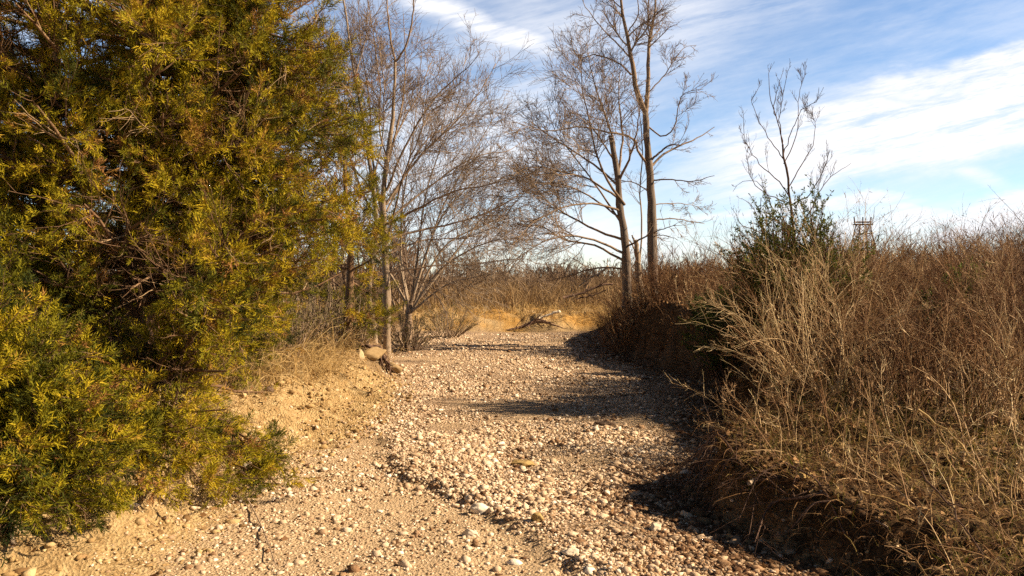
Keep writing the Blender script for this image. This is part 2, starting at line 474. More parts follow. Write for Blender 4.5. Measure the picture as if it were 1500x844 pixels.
G = Geo()
# candidates uniform in screen rows -> denser near the camera
n = 420000
yy = 3.2 / (1 - rng.uniform(0, 1, n) * (1 - 3.2 / 21.0))
xx = rng.uniform(-2.9, 3.1, n) * np.clip(yy / 6, .75, 1)
er, el = edges(xx, yy)
cl = fbm(xx * 1.5, yy * 1.5, 91, 3); txp = np.interp(yy, TER[:, 0], TER[:, 1])
infine = sst(.12, -.15, xx - txp + fbm(xx * 1.7, yy * 1.7, 61) * .5) * sst(8.6, 7.4, yy)
dens = (1 - .82 * infine) * (.60 + cl * 2.7) * sst(.22, -.25, er) * sst(.3, -.25, el) + .09 * sst(.9, .2, el) * sst(-.2, .1, el)
dens *= 1 - .45 * sst(4.6, 3.6, yy)
dens *= 1 - .6 * sst(5.6, 4.6, yy) * sst(.2, -.6, xx)
litter_shade = sst(-1.05, -.2, er + fbm(xx * 1.6, yy * 1.6, 95) * .6)  # browns pebbles near the right bank: littered soil plus bank shade painted in
k = rng.uniform(0, 1, n) < dens
xx, yy, litter_shade = xx[k], yy[k], litter_shade[k]
size = np.exp(rng.normal(math.log(.0062), .52, len(xx))) * np.where(rng.uniform(0, 1, len(xx)) < .03, 2.2, 1) * (1 + .035 * (yy - 4))
size = np.clip(size, .003, .036)
tint = np.clip(rng.normal(.50, .26, len(xx)) - litter_shade * .42, 0, 1)
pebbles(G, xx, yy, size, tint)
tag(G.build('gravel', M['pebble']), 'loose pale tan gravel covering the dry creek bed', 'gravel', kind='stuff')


# crumbled soil on and under the right bank's face, and on the sandy slope
M['soil_clod'] = stone_mat('soil_clods', [(0, (.03, .016, .008)), (.5, (.11, .062, .028)), (1, (.24, .15, .07))], 40)
M['sand_clod'] = stone_mat('sand_clods', [(0, (.16, .09, .035)), (.5, (.36, .235, .10)), (1, (.56, .42, .22))], 40)
xx = rng.uniform(.4, 3.2, 40000); yy = rng.uniform(2.8, 10, 40000); er, el = edges(xx, yy)
k = rng.uniform(0, 1, 40000) < sst(-.45, -.05, er) * sst(.6, .2, er) * .8; xx, yy = xx[k], yy[k]
G = Geo(); pebbles(G, xx, yy, np.clip(np.exp(rng.normal(math.log(.011), .55, len(xx))), .004, .05), np.clip(rng.normal(.5, .22, len(xx)), 0, 1))
tag(G.build('soil_clods', M['soil_clod']), 'dark crumbled soil clods along the cut face of the right bank', 'soil', kind='stuff')
xx = rng.uniform(-3.6, -1.1, 40000); yy = rng.uniform(3.2, 13, 40000); er, el = edges(xx, yy)
k = rng.uniform(0, 1, 40000) < sst(-.3, .05, el) * sst(1.4, .7, el) * (.18 + 1.2 * np.clip(fbm(xx * 2, yy * 2, 97, 3), 0, 1)); xx, yy = xx[k], yy[k]
G = Geo(); pebbles(G, xx, yy, np.clip(np.exp(rng.normal(math.log(.010), .55, len(xx))), .004, .045), np.clip(rng.normal(.45, .25, len(xx)), 0, 1))
tag(G.build('sand_clods', M['sand_clod']), 'crumbled sandy clods and chips on the left bank slope', 'soil', kind='stuff')


def rock(name, X, Y, w, mat, label, cat='rock', sq=(1, .8, .7), sub=3, seed=1, group=None, d=None, sink=.25, rz=0.0):
    d = d or CAMZ * F / (Y - HY)
    c = at(X, Y, d); c[2] = height(c[0], c[1])
    v, t = ico_sub(sub)
    r = np.random.default_rng(seed)
    # facets: clip against a few random planes, then add grain
    rad = np.ones(len(v))
    for _ in range(15):
        nrm = norm(r.normal(size=3)); dd = r.uniform(.5, .9)
        dt = v @ nrm
        rad = np.minimum(rad, np.where(dt > 1e-3, dd / np.maximum(dt, 1e-3), 9))
    v = v * rad[:, None] * (1 + .34 * fbm(v[:, 0] * 3 + seed, v[:, 1] * 3 + v[:, 2] * 2.3, seed)[:, None])
    v = v * np.array(sq) * w
    cs, sn = math.cos(rz), math.sin(rz)
    v = np.stack([v[:, 0] * cs - v[:, 1] * sn, v[:, 0] * sn + v[:, 1] * cs, v[:, 2] + sq[2] * w * (1 - sink * 2) * .8], 1)
    g = Geo(); g.add(v + c, None, t, r.uniform(.4, .65))
    o = g.build(name, mat, base=c)
    return tag(o, label, cat, group)


rock('rock', 763, 681, .112, M['stone_ochre'], 'mossy ochre rock standing alone in the middle of the gravel', sq=(1.05, .7, .42), seed=4)
rock('rock', 885, 627, .10, M['stone_dark'], 'dark low stone on the gravel at the edge of the bush shadow', sq=(1.1, .6, .35), seed=9)
rock('rock', 706, 750, .082, M['stone_white'], 'big cream white stone lying at the foot of the gravel step', sq=(1, .75, .6), seed=12)
rock('rock', 690, 786, .062, M['stone_white'], 'pale pinkish stone just below the big cream white stone', sq=(1, .8, .5), seed=15)
rock('rock', 788, 776, .05, M['stone_ochre'], 'small tan block among cobbles right of the pinkish stone', sq=(1, .9, .7), seed=17)
rock('rock', 960, 783, .05, M['stone_white'], 'round pale stone on the orange fine gravel near the right bank', sq=(1, .8, .75), seed=19)
rock('rock', 1175, 788, .075, M['stone_ochre'], 'flat brown slab in the shade under the grassy lip', sq=(1.2, .8, .3), seed=21)
rock('rock', 838, 822, .05, M['stone_white'], 'whitish cobble in the foreground gravel beside a dark gap', sq=(1.1, .8, .6), seed=23)
rock('boulder', 574, 548, .22, M['clod'], 'rounded sandy boulder at the foot of the slender trees', 'boulder', sq=(.9, .8, .55), seed=31, d=12.4)
rock('boulder', 545, 556, .23, M['clod'], 'tilted yellow slab of bank earth beside the rounded boulder', 'boulder', sq=(1.1, .7, .5), seed=33, d=11.9, rz=.4)
rock('boulder', 526, 563, .17, M['clod_pale'], 'pale weathered block fallen from the left bank', 'boulder', sq=(.5, .5, .75), seed=36, d=11.6, sink=.55)
rock('rock', 395, 600, .06, M['stone_dark'], 'small dark clod stuck in the yellow sand slope', seed=41, d=8.2)
# ----------------------------------------------------------------------------- bare trees
def gz(x, y): return float(height(np.array([x]), np.array([y]))[0])


def bare_tree(name, label, limbs, bark, twigs, base, n1, n2, n3, seed, group=None, up=.03, l1=(.22, .5), droop=0.0, rmin=.0028, trunk_n=1, cat='tree', rk=.5, ang=(28, 62), sides=(9, 5, 3), extra=None):
    """limbs: list of (P, R); the first trunk_n form the trunk, the others belong to the crown"""
    r = np.random.default_rng(seed)
    t = empty(name, base, label, cat, group)
    tr = Geo()
    for P, R in limbs[:trunk_n]:
        tr.tubes(P[None], R[None] * (1 + .06 * r.normal(size=R.shape))[None], sides[0], r.uniform(.35, .6), rough=.05)
    tr.build('trunk', bark, t, base, True)
    cg = Geo()
    for P, R in limbs[trunk_n:]:
        cg.tubes(P[None], R[None], 6, r.uniform(.3, .7), rough=.0)
    P = np.stack([a for a, _ in limbs]); R = np.stack([b for _, b in limbs])
    k0 = trunk_n if len(limbs) > 4 else 0      # side branches grow from the limbs
    p1, r1, _ = grow(P[k0:], R[k0:], n1, (.3, .99), l1, ang, 8, .085, up - droop, rk, .3, rmin * 1.6, .5, r=r)
    cg.tubes(p1, r1, sides[1], r.uniform(.2, .8, n1))
    p2, r2, _ = grow(p1, r1, n2, (.15, .98), (.32, .75), (22, 52), 6, .10, up, .6, .4, rmin * 1.15, .4, r=r)
    cg.tubes(p2, r2, sides[2], r.uniform(.2, .85, n2))
    if n3:
        p3, r3, _ = grow(p2, r2, n3, (.15, .98), (.35, .8), (22, 48), 5, .11, up, .7, .6, rmin, .4, r=r)
        cg.tubes(p3, r3, 3, r.uniform(.2, .85, n3))
    cg.build('crown', twigs, t, base, False)
    return t


def lm(pts, d, r0, r1, dy=0., wob=.006): return limb(pts, d, r0 * (.62 if r0 < .052 else .85), r1 * .7, 16, dy, min(wob, .006))


# tall straight tree on the right bank
d = 17.0
b = at(956, 440, d); b[2] = gz(b[0], b[1]) - .05
bare_tree('bare_tree', 'tallest bare tree with a thick straight grey trunk on the right bank', [
    lm([(957, 452), (956, 400), (955, 330), (952, 260), (948, 205), (945, 160)], d, .135, .095, 0, .006),
    lm([(946, 165), (932, 130), (924, 80), (912, 20), (905, -50)], d, .075, .02, -.3), lm([(946, 165), (949, 120), (951, 60), (960, 10), (957, -40)], d, .065, .018, .3),
    lm([(950, 250), (972, 226), (1000, 212), (1026, 200), (1046, 186)], d, .045, .01, .8), lm([(955, 264), (985, 263), (1015, 266), (1047, 257)], d, .03, .008, -.9),
    lm([(953, 236), (968, 222), (982, 212), (997, 213)], d, .04, .018, -.4), lm([(925, 110), (905, 92), (872, 80), (850, 85), (835, 70)], d, .035, .008, .5),
    lm([(944, 142), (972, 112), (1000, 72), (1020, 66)], d, .025, .006, .5), lm([(955, 322), (985, 320), (1015, 325), (1032, 328)], d, .028, .008, .4),
    lm([(955, 345), (975, 345), (993, 352)], d, .02, .007, -.6), lm([(948, 184), (970, 200), (988, 185), (999, 140), (1030, 130)], d, .03, .007, -.4),
    lm([(951, 244), (935, 222), (928, 203), (890, 194), (850, 186), (800, 192), (752, 178)], d, .045, .007, -1.0), lm([(924, 85), (900, 60), (880, 40), (858, 10), (850, -10)], d, .03, .008, .6),
    lm([(918, 50), (935, 20), (930, -20)], d, .025, .01, -.4), lm([(954, 300), (985, 298), (1010, 300), (1030, 306)], d, .022, .006, 1.1),
    lm([(955, 285), (930, 268), (900, 262), (870, 250)], d, .025, .006, 1.0), lm([(950, 60), (965, 45), (975, 20)], d, .016, .006, .3)],
    M['bark_trunk'], M['bark_grey'], b, 110, 900, 3000, 101, l1=(.2, .45), up=.03, rmin=.0034)

# wide drooping tree beside it
d = 16.4
b = at(918, 444, d); b[2] = gz(b[0], b[1]) - .05
fan = [[(915, 300), (888, 262), (872, 220), (862, 170), (852, 120), (850, 70)], [(905, 250), (897, 200), (880, 150), (868, 110), (858, 60)], [(906, 255), (912, 200), (906, 140), (910, 80)],
       [(908, 262), (925, 225), (934, 185), (938, 150)], [(915, 352), (880, 340), (840, 320), (800, 292), (770, 255), (758, 235)], [(916, 372), (872, 352), (822, 346), (772, 368), (742, 392)],
       [(918, 385), (872, 360), (830, 352), (785, 330), (740, 340)], [(911, 310), (870, 298), (822, 305), (776, 330), (752, 360)], [(905, 272), (868, 240), (830, 215), (792, 190), (764, 165)],
       [(905, 290), (860, 262), (815, 250), (775, 245), (745, 262)], [(918, 395), (880, 392), (840, 402), (800, 412), (770, 410)], [(912, 330), (880, 282), (846, 235), (815, 195), (800, 150)],
       [(916, 362), (960, 340), (990, 330)], [(905, 245), (880, 205), (858, 175), (838, 165)], [(910, 320), (850, 280), (800, 268), (760, 290), (735, 330)]]
bare_tree('bare_tree', 'broad bare tree with long drooping left limbs beside the tallest trunk', [lm([(918, 450), (918, 400), (915, 345), (908, 300), (904, 255), (896, 200)], d, .125, .07, 0, .008)] +
          [lm(p, d, .05 - .0012 * i, .007, (-1.6, 1.2, .5, -1.0, 1.8, -.7, .9, -1.4, .3)[i % 9]) for i, p in enumerate(fan)],
          M['bark_trunk'], M['bark_grey'], b, 340, 3000, 7500, 103, l1=(.2, .5), droop=.02, rmin=.0034)

# pale snag and thin upright stem between the two
d = 16.8
b = at(938, 446, d); b[2] = gz(b[0], b[1]) - .05
bare_tree('bare_tree', 'thin pale snag leaning between the tallest trunk and the drooping tree', [
    lm([(944, 456), (936, 415), (934, 380), (931, 352)], d, .10, .07, 0, .02), lm([(935, 400), (940, 340), (938, 280), (941, 210), (936, 160)], d, .035, .012, .3),
    lm([(933, 370), (920, 350), (905, 348)], d, .03, .015, -.3), lm([(931, 356), (926, 345)], d, .04, .02, 0)], M['bark_pale'], M['bark_pale'], b, 14, 50, 80, 105, l1=(.12, .3))

# slender pale trees on the left bank
d = 14.6
b = at(566, 512, d); b[2] = gz(b[0], b[1]) - .05
bare_tree('bare_tree', 'slender pale bark tree with a high forked top behind the boulders', [
    lm([(567, 520), (567, 450), (566, 400), (563, 350), (561, 300), (566, 240), (576, 170), (579, 88)], d, .095, .034, 0, .006),
    lm([(579, 90), (570, 45), (566, -15)], d, .035, .015, .2), lm([(579, 90), (592, 72), (603, 35), (607, -15)], d, .035, .014, -.2), lm([(567, 235), (556, 190), (557, 130), (548, 60), (540, 0)], d, .03, .008, .5),
    lm([(562, 330), (600, 312), (660, 282), (720, 270), (772, 256), (798, 240)], d, .04, .006, -.8), lm([(570, 350), (620, 336), (690, 320), (750, 292), (790, 262)], d, .04, .006, .9),
    lm([(565, 300), (612, 232), (668, 178), (706, 130), (726, 92)], d, .045, .007, .9), lm([(566, 280), (598, 205), (645, 135), (690, 95), (706, 72)], d, .04, .006, -.7),
    lm([(568, 322), (640, 265), (700, 228), (742, 222), (768, 205)], d, .035, .006, 1.5), lm([(569, 400), (630, 390), (700, 386), (760, 378), (800, 392)], d, .03, .006, -.6),
    lm([(563, 270), (580, 200), (612, 140), (636, 80)], d, .035, .006, 1.3), lm([(569, 372), (620, 352), (680, 348), (735, 330)], d, .03, .006, 1.6), lm([(562, 300), (532, 262), (505, 235), (480, 190)], d, .03, .006, 1.0),
    lm([(564, 250), (535, 210), (512, 150), (500, 90)], d, .025, .006, -.5), lm([(566, 310), (620, 210), (655, 185), (700, 150)], d, .03, .006, 2.2),
    lm([(566, 245), (588, 160), (594, 90), (590, 20)], d, .04, .008, .9), lm([(563, 330), (545, 230), (540, 140), (528, 60), (525, 0)], d, .045, .008, 1.4), lm([(568, 350), (590, 260), (618, 190), (628, 120)], d, .04, .007, -1.2), lm([(560, 340), (530, 280), (505, 200), (490, 110), (485, 30)], d, .04, .007, 1.0)],
    M['bark_pale'], M['bark_grey'], b, 250, 2300, 7200, 107, l1=(.18, .45), rmin=.0030)

d = 14.0
b = at(546, 510, d); b[2] = gz(b[0], b[1]) - .05
bare_tree('bare_tree', 'crooked thin tree leaning left close beside the slender pale trunk', [
    lm([(550, 516), (548, 480), (540, 435), (545, 385), (553, 345), (545, 260), (530, 170), (515, 85), (502, -10)], d, .062, .022, .6, .008),
    lm([(546, 270), (560, 200), (562, 120), (550, 40)], d, .025, .007, .3), lm([(530, 175), (500, 120), (470, 60), (455, 10)], d, .02, .006, -.4), lm([(550, 340), (520, 290), (490, 262), (465, 262)], d, .022, .006, -.3),
    lm([(520, 110), (535, 60), (540, 0)], d, .018, .006, .3)], M['bark_pale'], M['bark_grey'], b, 90, 700, 1500, 109, l1=(.14, .36), rmin=.003)

d = 18.5
b = at(598, 492, d); b[2] = gz(b[0], b[1]) - .05
bare_tree('bare_tree', 'many stemmed spreading tree sweeping low branches over the creek end', [
    lm([(598, 500), (598, 470), (602, 440)], d, .12, .09, 0, .01)] + [lm(p, d, .05, .007, (-1.2, .8, 1.5, -.5)[i % 4]) for i, p in enumerate([
        [(600, 460), (640, 400), (690, 365), (740, 350), (790, 352)], [(601, 450), (622, 380), (650, 300), (690, 230), (730, 160)], [(601, 450), (612, 370), (625, 280), (655, 190), (680, 130)],
        [(600, 450), (588, 380), (590, 300), (605, 200), (615, 110)], [(600, 460), (650, 420), (700, 405), (750, 398)], [(600, 455), (660, 380), (720, 300), (760, 240)], [(600, 450), (640, 330), (690, 270), (740, 230)],
        [(600, 455), (570, 400), (520, 340), (480, 280)], [(600, 455), (580, 370), (545, 280), (530, 200)], [(601, 455), (650, 362), (710, 330), (770, 300)]])],
    M['bark_grey'], M['bark_pale'], b, 240, 2200, 5500, 111, l1=(.2, .5), rmin=.0034)

# dead white limb hanging over the end of the bed: a fallen branch
def branch_thing(name, label, limbs, mat, n1, n2, seed, base=None, cat='branch', group=None, l1=(.2, .5), S=6, caps=True, ang=(25, 55), up=0., rmin=.003, gnd=False):
    r = np.random.default_rng(seed); g = Geo()
    for P, R in limbs:
        g.tubes(P[None], R[None], S, r.uniform(.4, .7), caps=caps, rough=.05)
    if n1:
        P = np.stack([a for a, _ in limbs]); R = np.stack([c for _, c in limbs])
        p1, r1, _ = grow(P, R, n1, (.2, .98), l1, ang, 7, .14, up, .6, .35, rmin * 1.3, .4, r=r)
        g.tubes(p1, r1, 4, r.uniform(.3, .8, n1))
        if n2:
            p2, r2, _ = grow(p1, r1, n2, (.15, .98), (.3, .6), (25, 55), 5, .15, up, .65, .5, rmin, .4, r=r)
            g.tubes(p2, r2, 3, r.uniform(.3, .8, n2))
    b = limbs[0][0][0] if base is None else base
    return tag(g.build(name, mat, base=b), label, cat, group)


branch_thing('dead_branch', 'bleached dead branch dangling its pale twigs above the far end of the bed', [
    lm([(575, 372), (600, 400), (625, 425), (645, 440), (655, 470), (652, 492)], 15.5, .03, .008), lm([(600, 400), (640, 425), (675, 445), (700, 470)], 15.5, .02, .006, .4), lm([(610, 408), (660, 415), (715, 440), (735, 462)], 15.5, .018, .005, -.4),
    lm([(640, 378), (680, 392), (720, 400), (770, 408)], 15.5, .018, .005, .3)], M['bark_pale'], 40, 130, 131, l1=(.2, .4), up=-.06)
branch_thing('fallen_branch', 'dark fallen branch slanting up from the dry grass left of the drooping tree', [lm([(825, 436), (850, 430), (880, 418), (898, 416)], 18.5, .05, .03, .2), lm([(845, 438), (870, 432), (890, 424)], 18.6, .03, .015)], M['bark_dark'], 8, 12, 133)
branch_thing('fallen_branch', 'pale broken limb propped in the dry grass above the dark fallen branch', [lm([(848, 420), (862, 408), (880, 400), (890, 390)], 18.8, .022, .04)], M['bark_pale'], 5, 6, 135)
branch_thing('log', 'short pale log lying on the orange end bank', [lm([(790, 466), (805, 461), (820, 456)], 22.6, .045, .06)], M['stone_white'], 0, 0, 137, cat='log')
branch_thing('brush_pile', 'dark heap of washed up roots and sticks on the orange end bank', [lm([(743 + i * 5, 484 - i), (770 + i * 3, 477 - i * 1.5), (800 + i * 4, 469 + i * 2)], 22.2 - .08 * i, .035, .02, .2) for i in range(-1, 7)], M['bark_dark'], 26, 50, 139, cat='brush pile', l1=(.3, .7))

# sapling and evergreen shrub on the right bank
d = 9.6
b = at(1166, 462, d); b[2] = gz(b[0], b[1]) - .05
bare_tree('sapling', 'bare upcurving sapling standing out of the green shrub against the sky', [
    lm([(1170, 470), (1167, 400), (1162, 340), (1157, 285), (1150, 240), (1146, 212)], d, .03, .017, 0, .006),
    lm([(1146, 214), (1141, 185), (1131, 150), (1125, 120), (1130, 92)], d, .012, .003, .1, .006), lm([(1157, 290), (1140, 265), (1112, 240), (1092, 205), (1089, 168)], d, .012, .003, -.2, .006),
    lm([(1160, 300), (1125, 285), (1100, 262), (1096, 235), (1104, 212)], d, .011, .003, .2, .006), lm([(1149, 235), (1128, 205), (1112, 180), (1102, 150), (1110, 128)], d, .010, .003, .2, .006),
    lm([(1148, 225), (1160, 190), (1176, 160), (1196, 148), (1207, 127)], d, .010, .003, -.2, .006), lm([(1155, 275), (1172, 245), (1189, 215), (1194, 180), (1180, 155)], d, .011, .003, .2, .006),
    lm([(1148, 240), (1164, 205), (1170, 165), (1172, 130), (1182, 105)], d, .010, .003, .1, .006), lm([(1147, 215), (1142, 180), (1146, 140), (1157, 96)], d, .010, .003, -.1, .006),
    lm([(1160, 300), (1185, 285), (1200, 262), (1212, 232), (1210, 205)], d, .012, .003, -.2, .006), lm([(1166, 350), (1198, 285), (1218, 258), (1246, 240)], d, .014, .003, .4, .006),
    lm([(1166, 360), (1140, 320), (1115, 272), (1090, 265), (1074, 280)], d, .012, .003, .2, .006), lm([(1140, 180), (1133, 160), (1140, 125), (1146, 108)], d, .01, .003, .1, .006),
    lm([(1167, 370), (1120, 345), (1090, 330), (1070, 305)], d, .014, .003, -.3, .008), lm([(1167, 380), (1130, 350), (1100, 300), (1086, 290)], d, .012, .003, .3, .008)],
    M['bark_dark'], M['bark_dark'], b, 90, 420, 500, 113, l1=(.12, .3), rmin=.0016, up=.16, ang=(25, 50))


def leafy_shrub(name, label, centre, rad, nst, nl, mat, seed, stem_mat, leaf=(.03, .009), up=.5, group=None, cat='shrub', spiky=True, base=None, tmean=.5, spread=1.0):
    """shrub: stems rising from the ground, short side twigs, many small leaves round the twigs"""
    r = np.random.default_rng(seed)
    cx, cy_ = centre[0], centre[1]; z0 = gz(cx, cy_)
    base = np.array([cx, cy_, z0])
    t = empty(name, base, label, cat, group)
    K = 8
    ang = r.uniform(0, 6.28, nst); rr = np.sqrt(r.uniform(0, 1, nst)) * .95
    tip = np.stack([cx + np.cos(ang) * rr * rad[0] * spread, cy_ + np.sin(ang) * rr * rad[1] * spread, z0 + rad[2] * (1 - .55 * rr ** 2) * r.uniform(.7, 1.08, nst)], 1)
    st = np.stack([cx + np.cos(ang) * rr * rad[0] * .3, cy_ + np.sin(ang) * rr * rad[1] * .3, np.full(nst, z0 - .03)], 1)
    s = np.linspace(0, 1, K)[None, :, None]
    P = st[:, None] * (1 - s) + tip[:, None] * s + np.concatenate([np.zeros((nst, 1, 3)), np.cumsum(r.normal(size=(nst, K - 1, 3)) * .018 * rad[2], 1)], 1)
    R = np.linspace(.012, .003, K)[None] * r.uniform(.6, 1.2, (nst, 1))
    g = Geo(); g.tubes(P, R, 4, r.uniform(.2, .8, nst))
    p1, r1, _ = grow(P, R, nst * 9, (.25, 1), (.12, .3), (25, 55), 5, .12, up * .15, .6, .5, .0022, .3, r=r)
    g.tubes(p1, r1, 3, r.uniform(.2, .8, len(p1)))
    g.build('stems', stem_mat, t, base)
    f = Geo()
    tv = np.array([(0, 0, 0), (.45, .5, .12), (1, 0, 0), (.45, -.5, .12)]); tt = np.array([(0, 1, 2), (0, 2, 3)])
    pi = r.integers(0, len(p1), nl); k = r.uniform(0, 3.999, nl); i = k.astype(int); w = (k - i)[:, None]
    pos = p1[pi, i] * (1 - w) + p1[pi, i + 1] * w
    dr = norm(norm(p1[pi, i + 1] - p1[pi, i]) * .8 + r.normal(size=(nl, 3)) * .55)
    sc = r.uniform(.6, 1.3, nl) * leaf[0]
    Mx = rotm(dr, r.uniform(0, 6.28, nl), sc); Mx[:, :, 1:] *= leaf[1] / leaf[0] * 2
    f.stamp(tv, tt, pos, Mx, np.clip(r.normal(tmean, .2, nl) + (r.normal(size=len(p1)) * .12)[pi], 0, 1))
    f.build('foliage', mat, t, base)
    return t


c = at(1166, 430, 9.0)
leafy_shrub('evergreen_shrub', 'dense dark green shrub wrapped round the foot of the bare sapling', c, (.85, .65, 1.6), 115, 25000, M['green_leaf'], 141, M['bark_dark'], (.038, .006), tmean=.78)
c = at(1088, 430, 9.8)
leafy_shrub('evergreen_shrub', 'low spreading green bush at the brow of the bank left of the sapling', c, (.85, .6, 1.3), 75, 13000, M['green_leaf'], 143, M['bark_dark'], (.042, .006), tmean=.6)
c = at(1040, 430, 12.2)
leafy_shrub('evergreen_shrub', 'small dark pointed evergreen sprig overhanging the shaded bank', c, (.45, .4, .62), 26, 3000, M['green_leaf'], 145, M['bark_dark'], (.05, .008), tmean=.35)
c = at(1395, 430, 7.6)
leafy_shrub('green_weed', 'olive green leafy weed showing through the brown thicket far right', c, (.4, .35, 1.0), 18, 2200, M['green_leaf'], 147, M['bark_dark'], (.04, .008), tmean=.75)
# ----------------------------------------------------------------------------- red cedars
def frond(r):
    """one feathery cedar spray about 1 unit long: many short needles set round a forked axis"""
    V, T = [], []

    def needle(p, d, l, w):
        u = norm(np.cross(d, r.normal(size=3)))
        o = len(V); V.extend([p - u * w, p + u * w, p + d * l]); T.append((o, o + 1, o + 2))
    axes = [(np.zeros(3), np.array([1., 0, 0]), .9)]
    for j in range(6):
        p = np.array([.12 + .11 * j, 0, 0]); sgn = 1 if j % 2 else -1
        axes.append((p, norm(np.array([.75, sgn * .6, r.normal() * .35])), .42 - .03 * j))
    for p, d, l in axes:
        for s in np.linspace(.1, 1, 5 if l < .8 else 6):
            q = p + d * l * s
            needle(q, norm(d + r.normal(size=3) * .34), .25, .026)
    return np.array(V), np.array(T)


def cedar(name, label, base, H, rad, n1, n2, n3, nf, seed, extra=(), low=.25, group=None, fl=(.055, .125), gap=None, face=0.0, gold=.55, shape=None):
    r = np.random.default_rng(seed)
    base = np.asarray(base, float)
    t = empty(name, base, label, 'tree', group)
    K = 14
    tp = spline([base + (0, 0, -.1), base + (.05, .05, H * .35), base + (-.03, 0, H * .7), base + (0, 0, H)], K)
    trk = Geo(); trk.tubes(tp[None], np.linspace(.02 * H, .01, K)[None], 10, .5, rough=.08); trk.build('trunk', M['cedar_bark'], t, base, True)
    # limbs
    hh = low + (H - low) * r.uniform(0, 1, n1) ** 1.25
    az = np.where(r.uniform(0, 1, n1) < face, r.normal(-.75, .75, n1), r.uniform(0, 6.28, n1))
    ln = rad * np.clip(1.02 - hh / (H * 1.06), .05, 1) ** .62 * r.uniform(.62, 1.08, n1) * (.8 + .4 * vnoise(az * 1.2, hh * 1.3, seed))
    el_ = np.radians(-12 + 50 * hh / H + r.normal(size=n1) * 9)
    d = np.stack([np.cos(az) * np.cos(el_), np.sin(az) * np.cos(el_), np.sin(el_)], 1)
    st = np.stack([np.interp(hh, tp[:, 2] - base[2], tp[:, j]) for j in range(3)], 1)
    P = np.empty((n1, 9, 3)); P[:, 0] = st
    for k in range(1, 9):
        d = norm(d + r.normal(size=(n1, 3)) * .09 + np.array([0, 0, .03]))
        P[:, k] = P[:, k - 1] + d * (ln / 8)[:, None]
    R = np.linspace(1, .22, 9)[None] * (.012 + .012 * ln)[:, None]
    if shape is not None:
        k1 = shape(P[:, -1], r); P, R = P[k1], R[k1]
    for pts, r0 in extra:
        P = np.concatenate([P, spline(pts, 9)[None]]); R = np.concatenate([R, np.linspace(r0, .005, 9)[None]])
    g = Geo(); g.tubes(P, R, 5, r.uniform(.2, .6, len(P)))
    p2, r2, i2 = grow(P, R, n2, (.3, 1), (.3, .62), (28, 60), 7, .12, .03, .6, .3, .003, .25, absl=True, flat=.35, r=r)
    if shape is not None:
        k2 = shape(p2[:, 3], r) & shape(p2[:, -1], r)
        p2, r2, i2 = p2[k2], r2[k2], i2[k2]
        n2 = len(p2)
    # a few bare, dead pale twigs
    dead = r.uniform(0, 1, n2) < .085
    g.tubes(p2[~dead], r2[~dead], 4, r.uniform(.2, .6, (~dead).sum()))
    g.tubes(p2[dead], r2[dead] * 1.1, 4, r.uniform(.9, 1.2, dead.sum()))
    live = p2[~dead]; lr = r2[~dead]
    pd, rd, _ = grow(p2[dead], r2[dead], int(dead.sum() * 4), (.2, 1), (.1, .28), (30, 60), 5, .15, 0, .6, .5, .0022, .2, absl=True, r=r)
    g.tubes(pd, rd, 3, r.uniform(.85, 1.2, len(pd)))
    p3, r3, i3 = grow(live, lr, n3, (.12, 1), (.10, .26), (22, 50), 5, .10, .06, .6, .5, .0022, .2, absl=True, r=r)
    g.tubes(p3, r3, 3, r.uniform(.2, .6, n3))
    g.build('branches', M['cedar_bark'], t, base)
    # sprays: colour by bough (some boughs golden, some deep green) and by spray
    bt = np.where(r.uniform(0, 1, len(live)) < .03, 1.15, np.clip(r.normal(gold, .23, len(live)), 0, .88))    # a few browned boughs
    pi = r.integers(0, n3, nf); k = r.uniform(.2, 3.999, nf); i = k.astype(int); w = (k - i)[:, None]
    pos = p3[pi, i] * (1 - w) + p3[pi, i + 1] * w
    dr = norm(norm(p3[pi, i + 1] - p3[pi, i]) + r.normal(size=(nf, 3)) * .42 + np.array([0, 0, .12]))
    keep = vnoise(pos[:, 0] * 2.6 + pos[:, 1] * 1.1, pos[:, 2] * 2.6 + pos[:, 1] * 1.3, seed + 5) * .7 + vnoise(pos[:, 0] * 7, pos[:, 2] * 7 + pos[:, 1] * 3, seed + 6) * .3 < r.normal(.66, .05, nf)   # open pockets between boughs
    pos, dr, pi = pos[keep], dr[keep], pi[keep]
    m = len(pos)
    tint = np.clip(bt[i3[pi]] + r.normal(size=m) * .12, 0, 1)
    sc = r.uniform(fl[0], fl[1], m)
    which = r.integers(0, 6, m)
    f = Geo()
    for q in range(6):
        tv, tt = frond(r); s = which == q
        f.stamp(tv, tt, pos[s], rotm(dr[s], r.uniform(0, 6.28, s.sum()), sc[s]), tint[s])
    f.build('foliage', M['cedar_leaf'], t, base)
    return t


